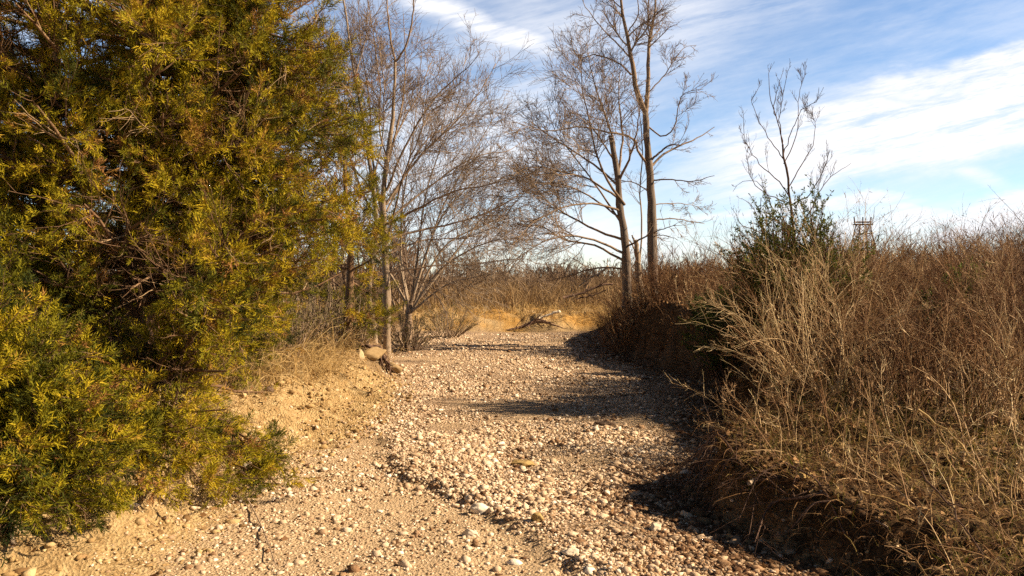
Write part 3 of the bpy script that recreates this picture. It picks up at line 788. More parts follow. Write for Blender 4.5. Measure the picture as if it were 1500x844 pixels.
cb = (-3.0, 6.4); z0 = gz(*cb)
def _clear(p):
    p[2] = max(p[2], gz(p[0], p[1]) + .12); return p
def ext(pts, dd): return [np.array([cb[0], cb[1], at(0, pts[0][1], dd[0])[2]])] + [_clear(at(x, y, q)) for (x, y), q in zip(pts, dd)]
PROF = np.array([(-.5, -1.8), (-.05, -1.72), (.02, -1.68), (.1, -1.66), (.3, -1.74), (.42, -2.1), (.55, -2.25), (.8, -2.1), (1.1, -1.85), (1.35, -1.65), (1.6, -1.45), (1.8, -1.1), (2.3, -1.05), (2.8, -1.1), (3.3, -1.3), (3.9, -1.55), (5, -1.8)])
def outline(p, r): return p[:, 0] < np.interp(p[:, 2], PROF[:, 0], PROF[:, 1]) * (p[:, 1] / 6.2) ** .5 + r.normal(size=len(p)) * .07
cedar('cedar_tree', 'big golden green cedar filling the left side and hanging over the sandy bank', (*cb, z0), 7.4, 1.8, 260, 4300, 25000, 82000, 201, low=.0, face=.45, gold=.66, shape=outline, extra=[
    (ext([(100, 700), (40, 800), (60, 860)], (5.2, 4.4, 4.2)), .02), (ext([(60, 700), (0, 790), (-40, 820)], (5.2, 4.5, 4.3)), .02),
    (ext([(160, 640), (90, 700), (20, 740)], (5.4, 4.9, 4.7)), .02), 
    (ext([(240, 600), (260, 660), (290, 700)], (5.7, 5.3, 5.1)), .02), (ext([(140, 680), (60, 780), (20, 850)], (5.2, 4.7, 4.4)), .02),
    (ext([(190, 620), (300, 655), (370, 672), (418, 700)], (6.4, 6.2, 6.1, 6.0)), .022), (ext([(200, 600), (300, 640), (390, 660)], (6.3, 6.1, 5.9)), .02), (ext([(200, 640), (280, 690), (350, 730)], (6.0, 5.7, 5.5)), .02),
    (ext([(300, 380), (440, 350), (540, 330)], (6.4, 6.5, 6.6)), .025), (ext([(300, 300), (440, 240), (535, 205)], (6.4, 6.6, 6.8)), .025), (ext([(320, 420), (430, 430), (500, 400)], (6.3, 6.4, 6.6)), .022),
    (ext([(300, 200), (420, 140), (500, 95)], (6.4, 6.4, 6.4)), .025), (ext([(300, 330), (450, 300), (545, 280)], (6.3, 6.2, 6.1)), .025), (ext([(300, 250), (430, 200), (520, 170)], (6.2, 6.2, 6.2)), .024),
    (ext([(280, 120), (380, 50), (470, -10)], (6.5, 6.5, 6.6)), .024), (ext([(280, 400), (400, 400), (470, 380)], (6.0, 5.9, 5.9)), .02), (ext([(150, 650), (120, 700), (90, 770)], (5.4, 5.0, 4.8)), .02), (ext([(120, 660), (60, 720), (30, 800)], (5.4, 4.9, 4.6)), .02),
    (ext([(200, 560), (260, 600), (330, 600)], (5.6, 5.3, 5.2)), .02)])
cb2 = (-5.0, 8.6); z0 = gz(*cb2)
cedar('cedar_tree', 'shadowed cedar standing behind the big golden one at the left edge', (*cb2, z0), 8.0, 1.9, 130, 1300, 6000, 15000, 203, fl=(.09, .15), gold=.4)
for i, (sx, sy, sh, sr, lab) in enumerate([(-2.72, 4.3, .62, .32, 'bushy cedar seedling at the lower left corner of the gravel')]):
    cedar('cedar_seedling', lab, (sx, sy, gz(sx, sy)), sh, sr, 46, 480, 2400, 7500 if i != 1 else 3000, 221 + i, low=.02, gold=(.46, .6)[i])
cb3 = (-3.25, 8.4); z0 = gz(*cb3)
cedar('cedar_tree', 'younger cedar reaching its green tips toward the slender pale tree', (*cb3, z0), 4.2, .95, 80, 800, 4000, 12000, 205, fl=(.08, .13))
# small cedar tips in front of the pale trees, growing at their foot
cb4 = (-2.55, 12.4); z0 = gz(*cb4)
cedar('cedar_tree', 'thin young cedar with sparse tufts in front of the slender pale trunk', (*cb4, z0), 3.7, .65, 34, 200, 800, 2200, 207, fl=(.09, .15))

# ----------------------------------------------------------------------------- dry weeds
def weed_field(xy, hmean, seed, nb=9, lean=(0, 0), thick=1.0, fuzz=True, geo=None, sd=.28, tm=.45, ts=.16, arch=.06, grade=False, wild=.26):
    """dry stalks with a branching, feathery head each"""
    r = np.random.default_rng(seed); n = len(xy); g = geo or Geo()
    x, y = xy[:, 0], xy[:, 1]
    z = height(x, y)
    h = hmean * np.clip(1 + r.normal(size=n) * sd, .35, 1.8)
    if grade:
        h = h * (.42 + .58 * sst(.1, 2.2, edges(x, y)[0])) * np.where((x / y * F + CX < 1255) & (y < 8.0), .72, 1) * (1 + .28 * sst(1280, 1500, x / y * F + CX))
    K = 7
    d = norm(np.stack([r.normal(size=n) * wild + lean[0], r.normal(size=n) * wild + lean[1], np.ones(n)], 1))
    bk = r.uniform(0, 1, n) < .10          # broken stems leaning over
    d[bk] = norm(d[bk] + np.stack([r.normal(size=bk.sum()), r.normal(size=bk.sum()), np.zeros(bk.sum())], 1) * 1.1)
    bend = np.stack([r.normal(size=n), r.normal(size=n), -.3 * np.ones(n)], 1) * arch
    P = np.empty((n, K, 3)); P[:, 0] = np.stack([x, y, z - .02], 1)
    for k in range(1, K):
        d = norm(d + bend * (k / 3) + r.normal(size=(n, 3)) * .06)
        P[:, k] = P[:, k - 1] + d * (h / (K - 1))[:, None]
    R = np.linspace(.0034, .0012, K)[None] * thick * r.uniform(.7, 1.3, (n, 1))
    t = np.clip(r.normal(tm, ts, n) + fbm(x * 1.4, y * 1.4, 390) * .5, .02, .93)
    g.tubes(P, R, 3, t)
    if nb:
        p1, r1, i1 = grow(P, R, n * nb, (.42, 1), (.12, .34), (18, 48), 5, .12, .05, .75, .5, .0010 * thick, .35, absl=False, r=r)
        t1 = np.clip(t[i1] + r.normal(size=len(i1)) * .1, .02, .95)
        g.tubes(p1, r1, 3, t1)
        if fuzz:
            m = int(n * nb * 1.6)
            pi = r.integers(0, len(p1), m); k = r.uniform(.5, 3.999, m); i = k.astype(int); w = (k - i)[:, None]
            pos = p1[pi, i] * (1 - w) + p1[pi, i + 1] * w
            dr = norm(norm(p1[pi, i + 1] - p1[pi, i]) + r.normal(size=(m, 3)) * .5)
            tv = np.array([(0, -.08, 0), (0, .08, 0), (1, .02, .05)]); tt = np.array([(0, 1, 2)])
            g.stamp(tv, tt, pos, rotm(dr, r.uniform(0, 6.28, m), r.uniform(.018, .05, m) * (.7 + .3 * thick)), np.clip(t1[pi] + r.normal(size=m) * .08, 0, .95))
    return g


def scatter(n, x0, x1, y0, y1, dens, seed):
    r = np.random.default_rng(seed)
    x = r.uniform(x0, x1, n); y = r.uniform(y0, y1, n)
    k = r.uniform(0, 1, n) < dens(x, y)
    return np.stack([x[k], y[k]], 1)


def infr(x, y, m=.25): return (x < (1500 - CX) / F * y + m + .4) * (x > (-CX) / F * y - m)
def er_(x, y): return edges(x, y)[0]
def el_(x, y): return edges(x, y)[1]


W = Geo()
# dense thicket on the right bank; low and open close to the camera
den = lambda x, y: sst(.35, 1.3, er_(x, y)) * infr(x, y, .8) * sst(5.4, 6.6, y) * (.55 + 1.1 * (fbm(x * 1.2, y * 1.2, 301) + .3))
weed_field(scatter(3600, 1.9, 6.2, 5.0, 9.5, den, 303), .76, 305, 7, lean=(-.08, 0), geo=W, grade=True, ts=.24, tm=.38, arch=.11, wild=.36)
den = lambda x, y: sst(.3, 1.0, er_(x, y)) * infr(x, y, 1.2)
weed_field(scatter(3200, 2.6, 10, 9.5, 15, den, 307), .70, 309, 6, thick=1.4, geo=W, grade=True, ts=.22, tm=.36, arch=.1, wild=.32)
weed_field(scatter(2600, 2.0, 17, 15, 27, den, 311), .95, 313, 5, thick=2.2, geo=W, tm=.33, wild=.3)
den = lambda x, y: sst(.15, .6, er_(x, y)) * infr(x, y) * ((x / y * F + CX) > 995) * ((x / y * F + CX) < 1290)
weed_field(scatter(2300, 2.2, 5.2, 8.4, 11.5, den, 327), .92, 329, 7, lean=(-.12, -.05), thick=1.3, geo=W, ts=.24, tm=.42, arch=.1, wild=.3)
weed_field(scatter(420, 1.9, 3.6, 15.0, 16.5, lambda x, y: x > -9, 328), .62, 330, 7, thick=1.8, geo=W, ts=.2, tm=.35, wild=.35)
# tall plumes against the sky
weed_field(scatter(90, 3.0, 8, 6.5, 12, den, 315), 1.3, 317, 10, thick=.9, geo=W, sd=.15, tm=.55)
# low dead stuff in front
den = lambda x, y: sst(.15, .5, er_(x, y)) * infr(x, y, .6)
weed_field(scatter(620, 1.5, 4.6, 2.6, 5.8, den, 319), .36, 321, 4, lean=(-.2, -.1), geo=W, sd=.5, tm=.62, arch=.12)
# hanging edge of the shaded bank
den = lambda x, y: sst(-.1, .2, er_(x, y)) * sst(.9, .4, er_(x, y))
weed_field(scatter(1500, 1.5, 4, 7.5, 22, den, 323), .5, 325, 7, lean=(-.45, -.1), geo=W, thick=1.4, arch=.12, tm=.3)
tag(W.build('dry_weeds', M['weed']), 'rusty brown dry weed thicket covering the right bank', 'weeds', kind='stuff')

# arching clumps at the bank edge, one thing each
def weed_clump(label, X, Y, d, n, h, lean, seed, tm=.6, name='weed_clump', nb=7, mat='weed', group=None, sprd=.12, arch=.14, cat='weed clump', thick=1.3):
    r = np.random.default_rng(seed); c = at(X, Y, d); c[2] = gz(c[0], c[1])
    xy = c[None, :2] + r.normal(size=(n, 2)) * sprd
    g = weed_field(xy, h, seed, nb, lean=lean, tm=tm, arch=arch, thick=thick, sd=.2)
    return tag(g.build(name, M[mat], base=c), label, cat, group)


weed_clump('pale arching weed clump fanning left over the shaded bank', 1165, 600, 7.0, 46, .95, (-.55, -.1), 331, .82)
weed_clump('tangled twiggy weed clump sagging low over the gravel edge', 1125, 620, 6.6, 22, .7, (-.75, -.2), 333, .62)
weed_clump('upright sheaf of tan stalks right of the arching clump', 1235, 610, 6.4, 40, .95, (.0, 0), 335, .72)
weed_clump('bushy bronze weed clump with curled heads in the thicket middle', 1330, 590, 6.0, 44, .8, (.1, 0), 337, .5)
weed_clump('straw coloured weed clump leaning out of the picture far right', 1455, 590, 5.4, 40, .8, (.15, 0), 339, .68)
weed_clump('golden stalk clump growing before the green shrub', 1195, 520, 8.3, 50, 1.2, (0, 0), 341, .78)

# single thick pale stalks in the right foreground
def stalk(label, pts, d, r0, seed, dy=0., mat='straw', n1=5, name='weed_stalk', cat='stalk'):
    return branch_thing(name, label, [limb(pts, d, r0, r0 * .4, 14, dy, .006)], M[mat], n1, n1 * 2, seed, cat=cat, l1=(.1, .3), S=5, rmin=.0016)


stalk('long pale stalk slanting down across the dead grass in the right corner', [(1345, 600), (1395, 640), (1440, 690), (1500, 760)], 4.0, .006, 351, -.4)
stalk('straight bleached stalk standing upright in the right foreground grass', [(1398, 742), (1392, 690), (1380, 640)], 4.1, .006, 353)
stalk('forked stalk with a bent elbow beside the upright bleached one', [(1425, 740), (1430, 690), (1450, 668), (1446, 640), (1460, 620)], 4.2, .005, 355)
stalk('dark red leaning stem crossing the lower right grass', [(1350, 690), (1390, 740), (1430, 800), (1450, 850)], 3.6, .005, 357, -.3, 'bark_dark')
stalk('thin straight stalk rising from the grassy lip into the thicket', [(1137, 655), (1130, 620), (1122, 580)], 5.6, .006, 359)
stalk('thin pale stalk bending across the grass below the straw clump', [(1262, 720), (1320, 740), (1375, 760), (1430, 770)], 4.2, .005, 361, -.2)

# sticks on the ground by the right bank
def gstick(label, pts, r0, seed, lift=.02, n1=3, mat='bark_grey', ds=None, rz=None):
    P = []
    for i, (X, Y) in enumerate(pts):
        d = ds[i] if ds else CAMZ * F / (Y - HY)
        c = at(X, Y, d)
        if not ds: c[2] = gz(c[0], c[1]) + lift
        P.append(c)
    c = spline(P, 16)
    return branch_thing('stick', label, [(c, np.linspace(r0, r0 * .5, 16))], M[mat], n1, n1, seed, cat='stick', l1=(.1, .3), S=6, rmin=.0018)


gstick('long thin bowed stick trailing from the gravel into the shade of the lip', [(895, 683), (935, 697), (1000, 712), (1060, 713), (1090, 710)], .008, 371)
gstick('thick broken stick with a pale end poking out under the grassy lip', [(1097, 708), (1120, 698), (1150, 690)], .016, 373, .05, 0, 'bark_pale', ds=[4.75, 4.85, 5.0])
gstick('straight slender branch sliding down from the lip toward the dark corner', [(1140, 682), (1190, 715), (1250, 745), (1300, 772)], .009, 375, .06, 2, 'bark_grey', ds=[4.9, 4.6, 4.3, 4.0])
gstick('short curved white root sticking out of the dark undercut', [(1203, 718), (1210, 717), (1212, 708)], .009, 377, 0, 0, 'stone_white', ds=[4.45, 4.5, 4.6])
gstick('dark twisted twig lying on the shaded cobbles at the bottom right', [(1150, 780), (1200, 800), (1240, 835)], .008, 379, .03, 3, 'bark_dark')
gstick('bent grey twig on the sand under the big cedar', [(365, 735), (385, 775), (405, 830)], .005, 381, .02, 3, 'bark_grey')
gstick('forked pale dead branch jutting up in the lower left corner', [(20, 800), (12, 765), (0, 740)], .013, 383, 0, 3, 'bark_pale', ds=[3.9, 4.0, 4.1])

# ----------------------------------------------------------------------------- short grass, litter, straw
def blades_field(xy, h, w, seed, mat, name, label, tm=.5, ts=.22, arch=.35, lean=(0, 0), cat='grass', K=4, lift=0.0):
    r = np.random.default_rng(seed); n = len(xy)
    z = height(xy[:, 0], xy[:, 1])
    hh = h * np.clip(1 + r.normal(size=n) * .4, .3, 2.2)
    d = norm(np.stack([r.normal(size=n) * .35 + lean[0], r.normal(size=n) * .35 + lean[1], np.ones(n)], 1))
    b = np.stack([r.normal(size=n), r.normal(size=n), -np.abs(r.normal(size=n)) - .4], 1) * arch
    P = np.empty((n, K, 3)); P[:, 0] = np.stack([xy[:, 0], xy[:, 1], z - .01 + lift], 1)
    for k in range(1, K):
        d = norm(d + b * (k / K)); P[:, k] = P[:, k - 1] + d * (hh / (K - 1))[:, None]
    side = norm(np.cross(d, r.normal(size=(n, 3))))
    g = Geo(); g.blades(P, w * np.linspace(1, .15, K)[None] * r.uniform(.6, 1.4, (n, 1)), side, np.clip(r.normal(tm, ts, n), 0, 1))
    return tag(g.build(name, M[mat]), label, cat, kind='stuff')


den = lambda x, y: sst(.02, .3, er_(x, y)) * infr(x, y, .4) * sst(-.25, .15, fbm(x * 2, y * 2, 401) + .05)
blades_field(scatter(17000, 1.1, 5.2, 2.6, 7.5, den, 403), .09, .0028, 405, 'grass', 'short_grass', 'short yellow green grass on the lip of the right bank', .55, .25, .4)
den = lambda x, y: sst(.0, .25, er_(x, y)) * sst(1.2, .5, er_(x, y)) * infr(x, y)
blades_field(scatter(9000, 1.0, 3.4, 3.2, 9.5, den, 407), .22, .0022, 409, 'litter', 'hanging_roots', 'matted dead roots and grass draped over the edge of the right bank', .45, .22, .9, (-.9, -.2), 'roots', 6)
den = lambda x, y: sst(.4, .8, er_(x, y)) * infr(x, y, .4) * sst(6.2, 5.2, y) * sst(-.2, .2, fbm(x * 2.3, y * 2.3, 451) + .1)
blades_field(scatter(5000, 1.3, 4.6, 2.5, 6.2, den, 453), .16, .0026, 455, 'straw', 'matted_straw', 'matted straw lying over the right foreground bank', .45, .25, .9, (-.2, -.2), K=5)
# left bank: straw and low plants behind the sandy slope
den = lambda x, y: sst(.5, 1.0, el_(x, y)) * infr(x, y) * sst(6.5, 7.5, y) * sst(-.2, .15, fbm(x * 1.5, y * 1.5, 412))
blades_field(scatter(16000, -6, -1.6, 6.5, 14, den, 411), .46, .004, 413, 'straw', 'straw_grass', 'drooping straw coloured grass along the left bank', .5, .22, .5, (.25, -.1), K=6)
den = lambda x, y: sst(-.1, .6, el_(x, y)) * infr(x, y) * sst(11.5, 13, y)
blades_field(scatter(9000, -8, -1.9, 11, 22, den, 415), .3, .006, 417, 'straw', 'dry_bank_grass', 'thin dry grass under the slender pale trees', .35, .25, .5, (.2, -.1), K=5)
den = lambda x, y: sst(.0, .4, el_(x, y)) * infr(x, y) * sst(.0, .2, fbm(x * 1.6, y * 1.6, 441) + .02)
blades_field(scatter(9000, -4.5, -1.2, 3.6, 12, den, 443), .10, .0026, 445, 'straw', 'sand_slope_straw', 'short straw stubble on the yellow sand slope', .3, .25, .7, (.3, -.2), K=4)
# far tan grass beyond the end of the bed
den = lambda x, y: infr(x, y, 2) * sst(24.3, 25.8, y + fbm(x * .8, y * .8, 421) * 2)
blades_field(scatter(26000, -14, 16, 24, 42, den, 423), .8, .012, 425, 'tan', 'tan_grass', 'tall tan grass beyond the end of the creek bed', .38, .2, .3, (0, 0), K=5)
den = lambda x, y: sst(22.6, 23.6, y + fbm(x, y, 422) * 2) * .8 + .05
blades_field(scatter(6500, -3.5, 4.5, 21.5, 26, den, 427), .24, .008, 429, 'straw', 'end_bank_tufts', 'brown tufts scattered on the orange end bank', .4, .2, .5)


def litter(xy, size, seed, mat, name, label, tm=.5, cat='leaf litter'):
    r = np.random.default_rng(seed); n = len(xy)
    pos = np.stack([xy[:, 0], xy[:, 1], height(xy[:, 0], xy[:, 1]) + .008], 1)
    dr = norm(np.stack([r.normal(size=n), r.normal(size=n), r.normal(size=n) * .35], 1))
    tv = np.array([(0, 0, 0), (.5, .33, .15), (1, 0, .1), (.5, -.33, .12)]); tt = np.array([(0, 1, 2), (0, 2, 3)])
    g = Geo(); g.stamp(tv, tt, pos, rotm(dr, r.uniform(0, 6.28, n), r.uniform(.5, 1.4, n) * size), np.clip(r.normal(tm, .22, n), 0, 1))
    return tag(g.build(name, M[mat]), label, cat, kind='stuff')


den = lambda x, y: np.clip(sst(-.05, .3, er_(x, y)) + .12 * sst(-.9, 0, er_(x, y)) + .02 + .05 * (fbm(x * 1.5, y * 1.5, 434) > .12), 0, 1) * infr(x, y)
litter(scatter(26000, .4, 6, 2.6, 16, den, 431), .045, 433, 'litter', 'leaf_litter', 'fallen brown leaves strewn over the right bank', .5)
den = lambda x, y: np.clip(sst(.3, 1.2, el_(x, y)) + .14 * (el_(x, y) > -.1) + .02, 0, 1) * infr(x, y)
litter(scatter(7000, -6, -1.2, 3.5, 16, den, 435), .04, 437, 'litter', 'bank_litter', 'dry leaf crumbs scattered on the left bank', .6)

branch_thing('exposed_roots', 'tangle of dark exposed roots washed out above the tilted yellow slab', [limb([(500 + i * 9, 500 + (i % 3) * 6), (520 + i * 8, 512 + (i % 2) * 8), (540 + i * 6, 530 + (i % 3) * 5), (548 + i * 5, 548)], 12.3 - .05 * i, .03, .012, 16, 0, .02) for i in range(6)], M['bark_dark'], 40, 90, 391, cat='roots', l1=(.2, .5))
den = lambda x, y: sst(.4, 1.2, er_(x, y)) * infr(x, y, .6) * sst(5.4, 6.4, y) * sst(.0, .22, fbm(x * .9, y * .9, 461))
blades_field(scatter(12000, 1.9, 9, 5.2, 14, den, 463), .62, .003, 465, 'weed', 'tall_dry_grass', 'tall curving dry grass mixed into the right bank thicket', .6, .2, .45, (-.1, -.05), K=7)
rr_ = np.random.default_rng(471); LB = []
for i in range(16):
    y_ = 4.3 + i * .1; xe = float(ip(XR, y_)) + .12
    pts = [np.array([xe + .14, y_, gz(xe + .25, y_) + .01]), np.array([xe + .02, y_ + rr_.normal() * .05, gz(xe + .2, y_) - .04]), np.array([xe - .10, y_ + rr_.normal() * .1, gz(xe - .05, y_) + .14]), np.array([xe - .16 - rr_.uniform(0, .2), y_ + rr_.normal() * .12, gz(xe - .25, y_) + rr_.uniform(.02, .12)])]
    LB.append((spline(pts, 14), np.linspace(.007, .002, 14) * rr_.uniform(.6, 1.5)))
branch_thing('exposed_roots', 'thin tangled roots hanging from the undercut grassy lip of the right bank', LB, M['bark_dark'], 60, 120, 473, cat='roots', l1=(.2, .6), rmin=.0012, S=5)
# ----------------------------------------------------------------------------- left undergrowth: individual shrubs
for i, (X, d_, rad, nl, tm, lab) in enumerate([
        (470, 12.0, (.7, .6, 1.1), 2600, .35, 'grey green twiggy bush between the golden cedar and the pale trees'),
        (415, 10.3, (.6, .5, .95), 2000, .65, 'straw tinted bush drooping beside the golden cedar'),
        (520, 12.6, (.5, .5, .8), 2000, .3, 'low dull green bush just above the tilted yellow slab'),
        (600, 16.4, (.7, .6, .8), 2000, .4, 'low brushy bush right of the slender pale trunk'),
        (655, 19.5, (.9, .7, .9), 2200, .5, 'rusty low bush under the dangling dead branch')]):
    c = at(X, 480, d_)
    leafy_shrub('shrub', lab, c, rad, 45, nl, M['sage'], 501 + i, M['bark_grey'], (.035, .006), tmean=tm)

# ----------------------------------------------------------------------------- far brush
def bush_proto(seed, H, rad, nst, n1, n2, thick):
    r = np.random.default_rng(seed); K = 7
    ang = r.uniform(0, 6.28, nst); rr = np.sqrt(r.uniform(0, 1, nst))
    st = np.stack([np.cos(ang) * rr * rad * .25, np.sin(ang) * rr * rad * .25, np.zeros(nst) - .1], 1)
    tip = np.stack([np.cos(ang) * rr * rad, np.sin(ang) * rr * rad, H * (1 - .35 * rr ** 2) * r.uniform(.75, 1.05, nst)], 1)
    s = np.linspace(0, 1, K)[None, :, None]
    P = st[:, None] * (1 - s) + tip[:, None] * s + np.concatenate([np.zeros((nst, 1, 3)), np.cumsum(r.normal(size=(nst, K - 1, 3)) * .03 * H, 1)], 1)
    R = np.linspace(thick * 2.5, thick, K)[None] * r.uniform(.7, 1.3, (nst, 1))
    p1, r1, _ = grow(P, R, n1, (.2, 1), (.2, .45), (25, 60), 6, .14, .08, .7, .5, thick * .8, .4, r=r)
    p2, r2, _ = grow(p1, r1, n2, (.1, 1), (.3, .6), (25, 60), 4, .15, .05, .7, .6, thick * .6, .4, r=r)
    return (P, R), (p1, r1), (p2, r2)


r0 = np.random.default_rng(77)
protos = []
for i in range(3):
    (P, R), (p1, r1), (p2, r2) = bush_proto(601 + i, 3.2, 1.5, 9, 110, 900, .011)
    g1 = Geo().tubes(P, R, 5, r0.uniform(.2, .8, len(P)))
    g2 = Geo().tubes(p1, r1, 3, r0.uniform(.2, .8, len(p1))).tubes(p2, r2, 3, r0.uniform(.2, .9, len(p2)))
    protos.append((g1, g2))
first = {}
spots = [(500, 26, 1.5, 'tall grey brush tree behind the crooked thin tree'), (560, 30, 1.35, 'brush tree rising behind the slender pale trunk'), (440, 24, 1.5, 'brush tree half hidden behind the golden cedar'),
         (620, 32, 1.15, 'round brown bush tree behind the many stemmed tree'), (670, 36, 1.05, 'smaller brush tree right behind the sweeping low branches'), (715, 40, .9, 'low brush tree at the left end of the tan grass'),
         (640, 27, .85, 'short dense bush at the left foot of the orange end bank'), (590, 23, .85, 'dull bush left of the short dense one beside the creek end')]
for i, (X, d_, s_, lab) in enumerate(spots):
    c = at(X, 400, d_); c[2] = gz(c[0], c[1]) - .05
    k = i % 3
    t = empty('brush_tree', c, lab, 'tree', 'brushy bare trees beyond the left bank', i * 1.7)
    t.scale = (s_, s_, s_)
    if k not in first:
        first[k] = (protos[k][0].build('stems', M['bark_grey'], t), protos[k][1].build('twigs', M['twig_far'], t))
    else:
        for ch in first[k]:
            o = ch.copy(); COL.objects.link(o); o.parent = t

# low scrub and far wood: one mass each
def scrub(n, x0, x1, y0, y1, H, rad, thick, seed, name, label, dens=None):
    r = np.random.default_rng(seed); g = Geo()
    ps = [bush_proto(seed + 1 + i, 1.0, rad / H, 7, 30, 190, thick / H) for i in range(4)]
    x = r.uniform(x0, x1, n); y = r.uniform(y0, y1, n)
    k = np.abs(x) < y * .75 + 4
    if dens is not None: k &= r.uniform(0, 1, n) < dens(x, y)
    x, y = x[k], y[k]; z = height(x, y)
    for i in range(len(x)):
        s = H * r.uniform(.55, 1.15); a = r.uniform(0, 6.28); ca, sa = math.cos(a), math.sin(a)
        Rm = np.array([[ca, -sa, 0], [sa, ca, 0], [0, 0, 1]]) * s
        tb = r.uniform(.15, .8)
        for P, R in ps[i % 4]:
            g.tubes(P @ Rm.T + np.array([x[i], y[i], z[i]]), R * s, 3, np.clip(tb + r.normal(size=len(P)) * .12, 0, 1))
    return tag(g.build(name, M['twig_far']), label, 'scrub', kind='stuff')


scrub(420, -22, 30, 30, 62, 1.5, 1.0, .011, 701, 'low_scrub', 'low grey brown scrub across the field', dens=lambda x, y: .5 + .8 * (fbm(x * .2, y * .2, 703) + .2))
scrub(420, -80, 110, 70, 120, 2.7, 2.2, .028, 711, 'far_wood', 'distant bare wood along the horizon')
scrub(120, 20, 60, 45, 72, 2.6, 1.8, .018, 721, 'far_thicket', 'bare thicket rising along the skyline at the right')

# ----------------------------------------------------------------------------- distant lattice tower
d = 150.0
c = at(1264, 352, d); zb = gz(c[0], d)
tw = empty('lattice_tower', (c[0], d, zb), 'small dark lattice tower on the skyline between the shrub and the brown weeds', 'tower')
def bar(p, q, rr=.075):
    return np.array([p, q], float), np.array([rr, rr])
top = at(1264, 329, d)[2] - zb
bz = np.array([c[0], d, zb])
g = Geo()
for sx in (-1, 1):
    for sy in (-1, 1):
        P, R = bar((sx * 2.6, sy * 2.6, 0), (sx * .9, sy * .9, top)); g.tubes(P[None], R[None] * 1.5, 4, .4)
for i in range(6):
    z1, z2 = top * i / 6, top * (i + 1) / 6
    w1, w2 = 2.6 - 1.7 * i / 6, 2.6 - 1.7 * (i + 1) / 6
    for (ax, ay, bx, by) in ((-1, -1, 1, -1), (1, -1, 1, 1), (1, 1, -1, 1), (-1, 1, -1, -1)):
        for P, R in (bar((ax * w1, ay * w1, z1), (bx * w2, by * w2, z2)), bar((bx * w1, by * w1, z1), (ax * w2, ay * w2, z2)), bar((ax * w2, ay * w2, z2), (bx * w2, by * w2, z2))):
            g.tubes(P[None], R[None] * .7, 4, .4)
g.build('lattice_frame', M['bark_dark'], tw)
g = Geo()
for z_, L_ in ((top, 1.7), (top + .45, 1.4)):
    for sy in (-.5, .5):
        P, R = bar((-L_, sy, z_), (L_, sy, z_)); g.tubes(P[None], R[None] * 1.5, 4, .4)
for sx in (-1.5, 0, 1.4):
    P, R = bar((sx, 0, top), (sx * 1.1, 0, top + 1.4)); g.tubes(P[None], R[None] * 1.6, 5, .4)
g.build('crossarm', M['bark_dark'], tw)
# ----------------------------------------------------------------------------- sky, sun, camera
SUN_EL, SUN_AZ = math.radians(33), math.radians(93)      # azimuth clockwise from +y (view direction)
sd = np.array([math.sin(SUN_AZ) * math.cos(SUN_EL), math.cos(SUN_AZ) * math.cos(SUN_EL), math.sin(SUN_EL)])
sl = bpy.data.lights.new('sun', 'SUN'); sl.energy = 5.0; sl.angle = math.radians(.5); sl.color = (1, .80, .56)
so = bpy.data.objects.new('sun', sl); COL.objects.link(so)
from mathutils import Vector
so.rotation_euler = Vector(-sd).to_track_quat('-Z', 'Y').to_euler()

w = bpy.data.worlds.new('World'); scene.world = w; w.use_nodes = True
nt = w.node_tree; nt.nodes.clear(); N, L = nt.nodes, nt.links
sky = N.new('ShaderNodeTexSky'); sky.sky_type = 'NISHITA'; sky.sun_disc = False
sky.sun_elevation = SUN_EL; sky.sun_rotation = SUN_AZ; sky.altitude = 200; sky.air_density = .9; sky.dust_density = .1; sky.ozone_density = 2.5
tc = N.new('ShaderNodeTexCoord'); sp = N.new('ShaderNodeSeparateXYZ'); L.new(tc.outputs['Generated'], sp.inputs[0])


def mth(op, a, b=None, c=None, clamp=False):
    n = N.new('ShaderNodeMath'); n.operation = op; n.use_clamp = clamp
    for i, v in enumerate((a, b, c)):
        if v is None: continue
        if isinstance(v, (int, float)): n.inputs[i].default_value = v
        else: L.new(v, n.inputs[i])
    return n.outputs[0]


def smooth(a, b, v):
    n = N.new('ShaderNodeMapRange'); n.interpolation_type = 'SMOOTHSTEP'
    n.inputs[1].default_value = a; n.inputs[2].default_value = b; L.new(v, n.inputs[0]); return n.outputs[0]


yy_ = mth('MAXIMUM', mth('ABSOLUTE', sp.outputs[1]), .12)
u = mth('DIVIDE', sp.outputs[0], yy_); v = mth('DIVIDE', sp.outputs[2], yy_)    # tangent-plane coordinates of the sky


def cnoise(su, sv, sc, det=6, ro=.6, off=0.0, rot=0.0):
    cv = N.new('ShaderNodeCombineXYZ')
    cr, sr = math.cos(rot), math.sin(rot)
    uu = mth('ADD', mth('MULTIPLY', u, cr), mth('MULTIPLY', v, sr)); vv = mth('SUBTRACT', mth('MULTIPLY', v, cr), mth('MULTIPLY', u, sr))
    L.new(mth('MULTIPLY_ADD', uu, su, off), cv.inputs[0]); L.new(mth('MULTIPLY', vv, sv), cv.inputs[1])
    n = N.new('ShaderNodeTexNoise'); n.inputs['Scale'].default_value = sc; n.inputs['Detail'].default_value = det; n.inputs['Roughness'].default_value = ro
    L.new(cv.outputs[0], n.inputs['Vector']); return n.outputs['Fac']


warp = mth('MULTIPLY_ADD', cnoise(1, 2.2, 5, 5, .6, 3), .10, -.05)
wisp = mth('MULTIPLY_ADD', cnoise(1, 9, 5, 9, .7, 7, .22), .6, mth('MULTIPLY', cnoise(1, 7, 22, 9, .7, 2, .24), .4))


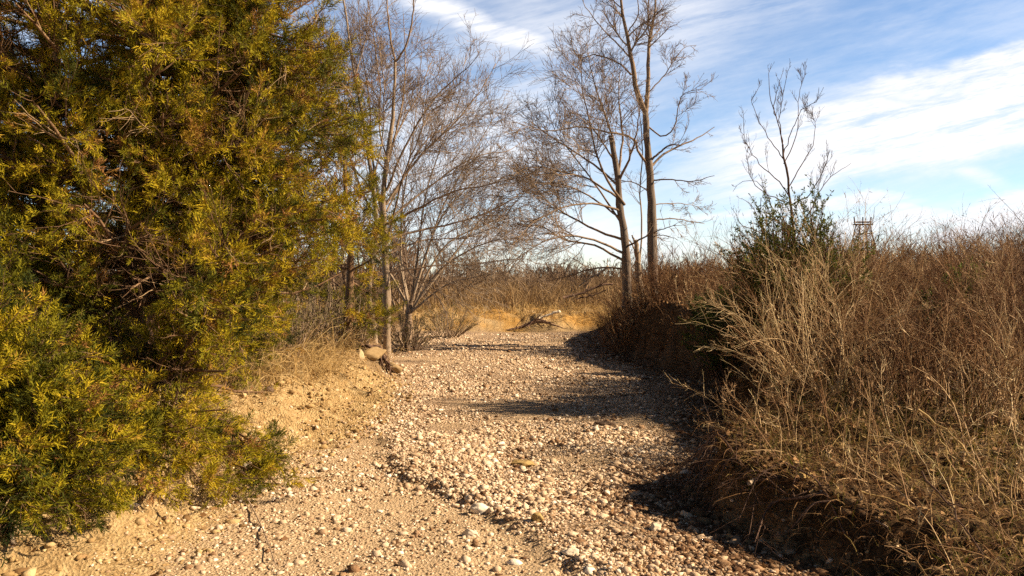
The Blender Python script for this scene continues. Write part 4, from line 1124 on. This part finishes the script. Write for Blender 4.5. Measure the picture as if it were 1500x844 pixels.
def band(x0, y0, x1, y1, half, soft, fade=.08, amt=1.0, warped=1.0):
    """streak of cloud along a line between two photo pixels"""
    a = ((x0 - CX) / F, (HY - y0) / F); b = ((x1 - CX) / F, (HY - y1) / F)
    dx, dy = b[0] - a[0], b[1] - a[1]; ln = math.hypot(dx, dy); dx /= ln; dy /= ln
    us = mth('SUBTRACT', u, a[0]); vs = mth('SUBTRACT', v, a[1])
    along = mth('ADD', mth('MULTIPLY', us, dx), mth('MULTIPLY', vs, dy))
    acr = mth('ABSOLUTE', mth('ADD', mth('SUBTRACT', mth('MULTIPLY', vs, dx), mth('MULTIPLY', us, dy)), mth('MULTIPLY', warp, warped)))
    prof = smooth((half + soft) / F, max(half - soft, 0) / F, acr)
    ends = mth('MULTIPLY', smooth(-fade, fade, along), smooth(ln + fade, ln - fade, along))
    return mth('MULTIPLY', mth('MULTIPLY', prof, ends), amt)


def mx(*a):
    o = a[0]
    for b_ in a[1:]: o = mth('MAXIMUM', o, b_)
    return o


clouds = mx(band(1040, 243, 1700, 118, 56, 24, .1, 1.0), band(1240, 140, 1700, 40, 24, 14, .1, .85), band(1280, 335, 1800, 290, 30, 12, .1, .95),
            band(980, 315, 1330, 292, 8, 9, .05, .8), band(1040, 345, 1400, 330, 22, 20, .1, .7), band(1395, 240, 1470, 275, 8, 10, .03, .55, .3),
            band(560, -20, 815, 78, 13, 16, .05, .85, .5), band(380, 250, 880, 215, 85, 90, .15, .7), band(700, 60, 1150, 20, 45, 60, .15, .40),
            band(300, 330, 1050, 355, 26, 40, .1, .65))
tex = smooth(.38, .56, wisp)
cl = mth('MULTIPLY', clouds, mth('MULTIPLY_ADD', tex, .62, .38))
haze_ = mth('MULTIPLY', smooth(.35, .66, cnoise(1, 5, 3, 8, .66, 11, .25)), .34)
front = smooth(.05, .3, sp.outputs[1])
cl = mth('ADD', mth('MULTIPLY', mth('ADD', cl, haze_, clamp=True), front), mth('MULTIPLY', mth('SUBTRACT', 1.0, front), .02), clamp=True)
mxc = N.new('ShaderNodeMix'); mxc.data_type = 'RGBA'; L.new(cl, mxc.inputs[0])
SKY_S = .078
gain = N.new('ShaderNodeMix'); gain.data_type = 'RGBA'; gain.blend_type = 'MULTIPLY'; gain.inputs[0].default_value = 1
L.new(sky.outputs[0], gain.inputs[6]); gain.inputs[7].default_value = (.97, .98, 1.0, 1)
L.new(gain.outputs[2], mxc.inputs[6]); cw = .50 / SKY_S; mxc.inputs[7].default_value = (cw * .97, cw * .97, cw * 1.0, 1)
zen = N.new('ShaderNodeMapRange'); zen.interpolation_type = 'SMOOTHSTEP'; zen.inputs[1].default_value = .34; zen.inputs[2].default_value = .75; zen.inputs[3].default_value = 1.0; zen.inputs[4].default_value = .25; L.new(sp.outputs[2], zen.inputs[0])   # sky dimmed overhead to weaken the fill light
bg = N.new('ShaderNodeBackground'); back = mth('MULTIPLY_ADD', smooth(-.5, .1, sp.outputs[1]), .5, .5)  # back: halves the sky behind the camera so shadows stay deep
L.new(mth('MULTIPLY', mth('MULTIPLY', zen.outputs[0], back), SKY_S), bg.inputs[1]); L.new(mxc.outputs[2], bg.inputs[0])
ow = N.new('ShaderNodeOutputWorld'); L.new(bg.outputs[0], ow.inputs[0])

cam = bpy.data.cameras.new('camera'); cam.sensor_width = 36; cam.lens = F / 1500 * 36; cam.shift_y = -(422 - HY) / 1500
cam.clip_start = .05; cam.clip_end = 4000
co = bpy.data.objects.new('camera', cam); COL.objects.link(co); co.location = (0, 0, CAMZ); co.rotation_euler = (math.pi / 2, 0, 0)
scene.camera = co
vs_ = scene.view_settings; vs_.view_transform = 'Standard'; vs_.look = 'None'; vs_.gamma = 1; vs_.exposure = 1.15; vs_.use_curve_mapping = False
cy = scene.cycles; cy.use_denoising = False; cy.diffuse_bounces = 2; cy.max_bounces = 6; cy.glossy_bounces = 2; cy.transmission_bounces = 3
cy.use_adaptive_sampling = True; cy.adaptive_threshold = .015
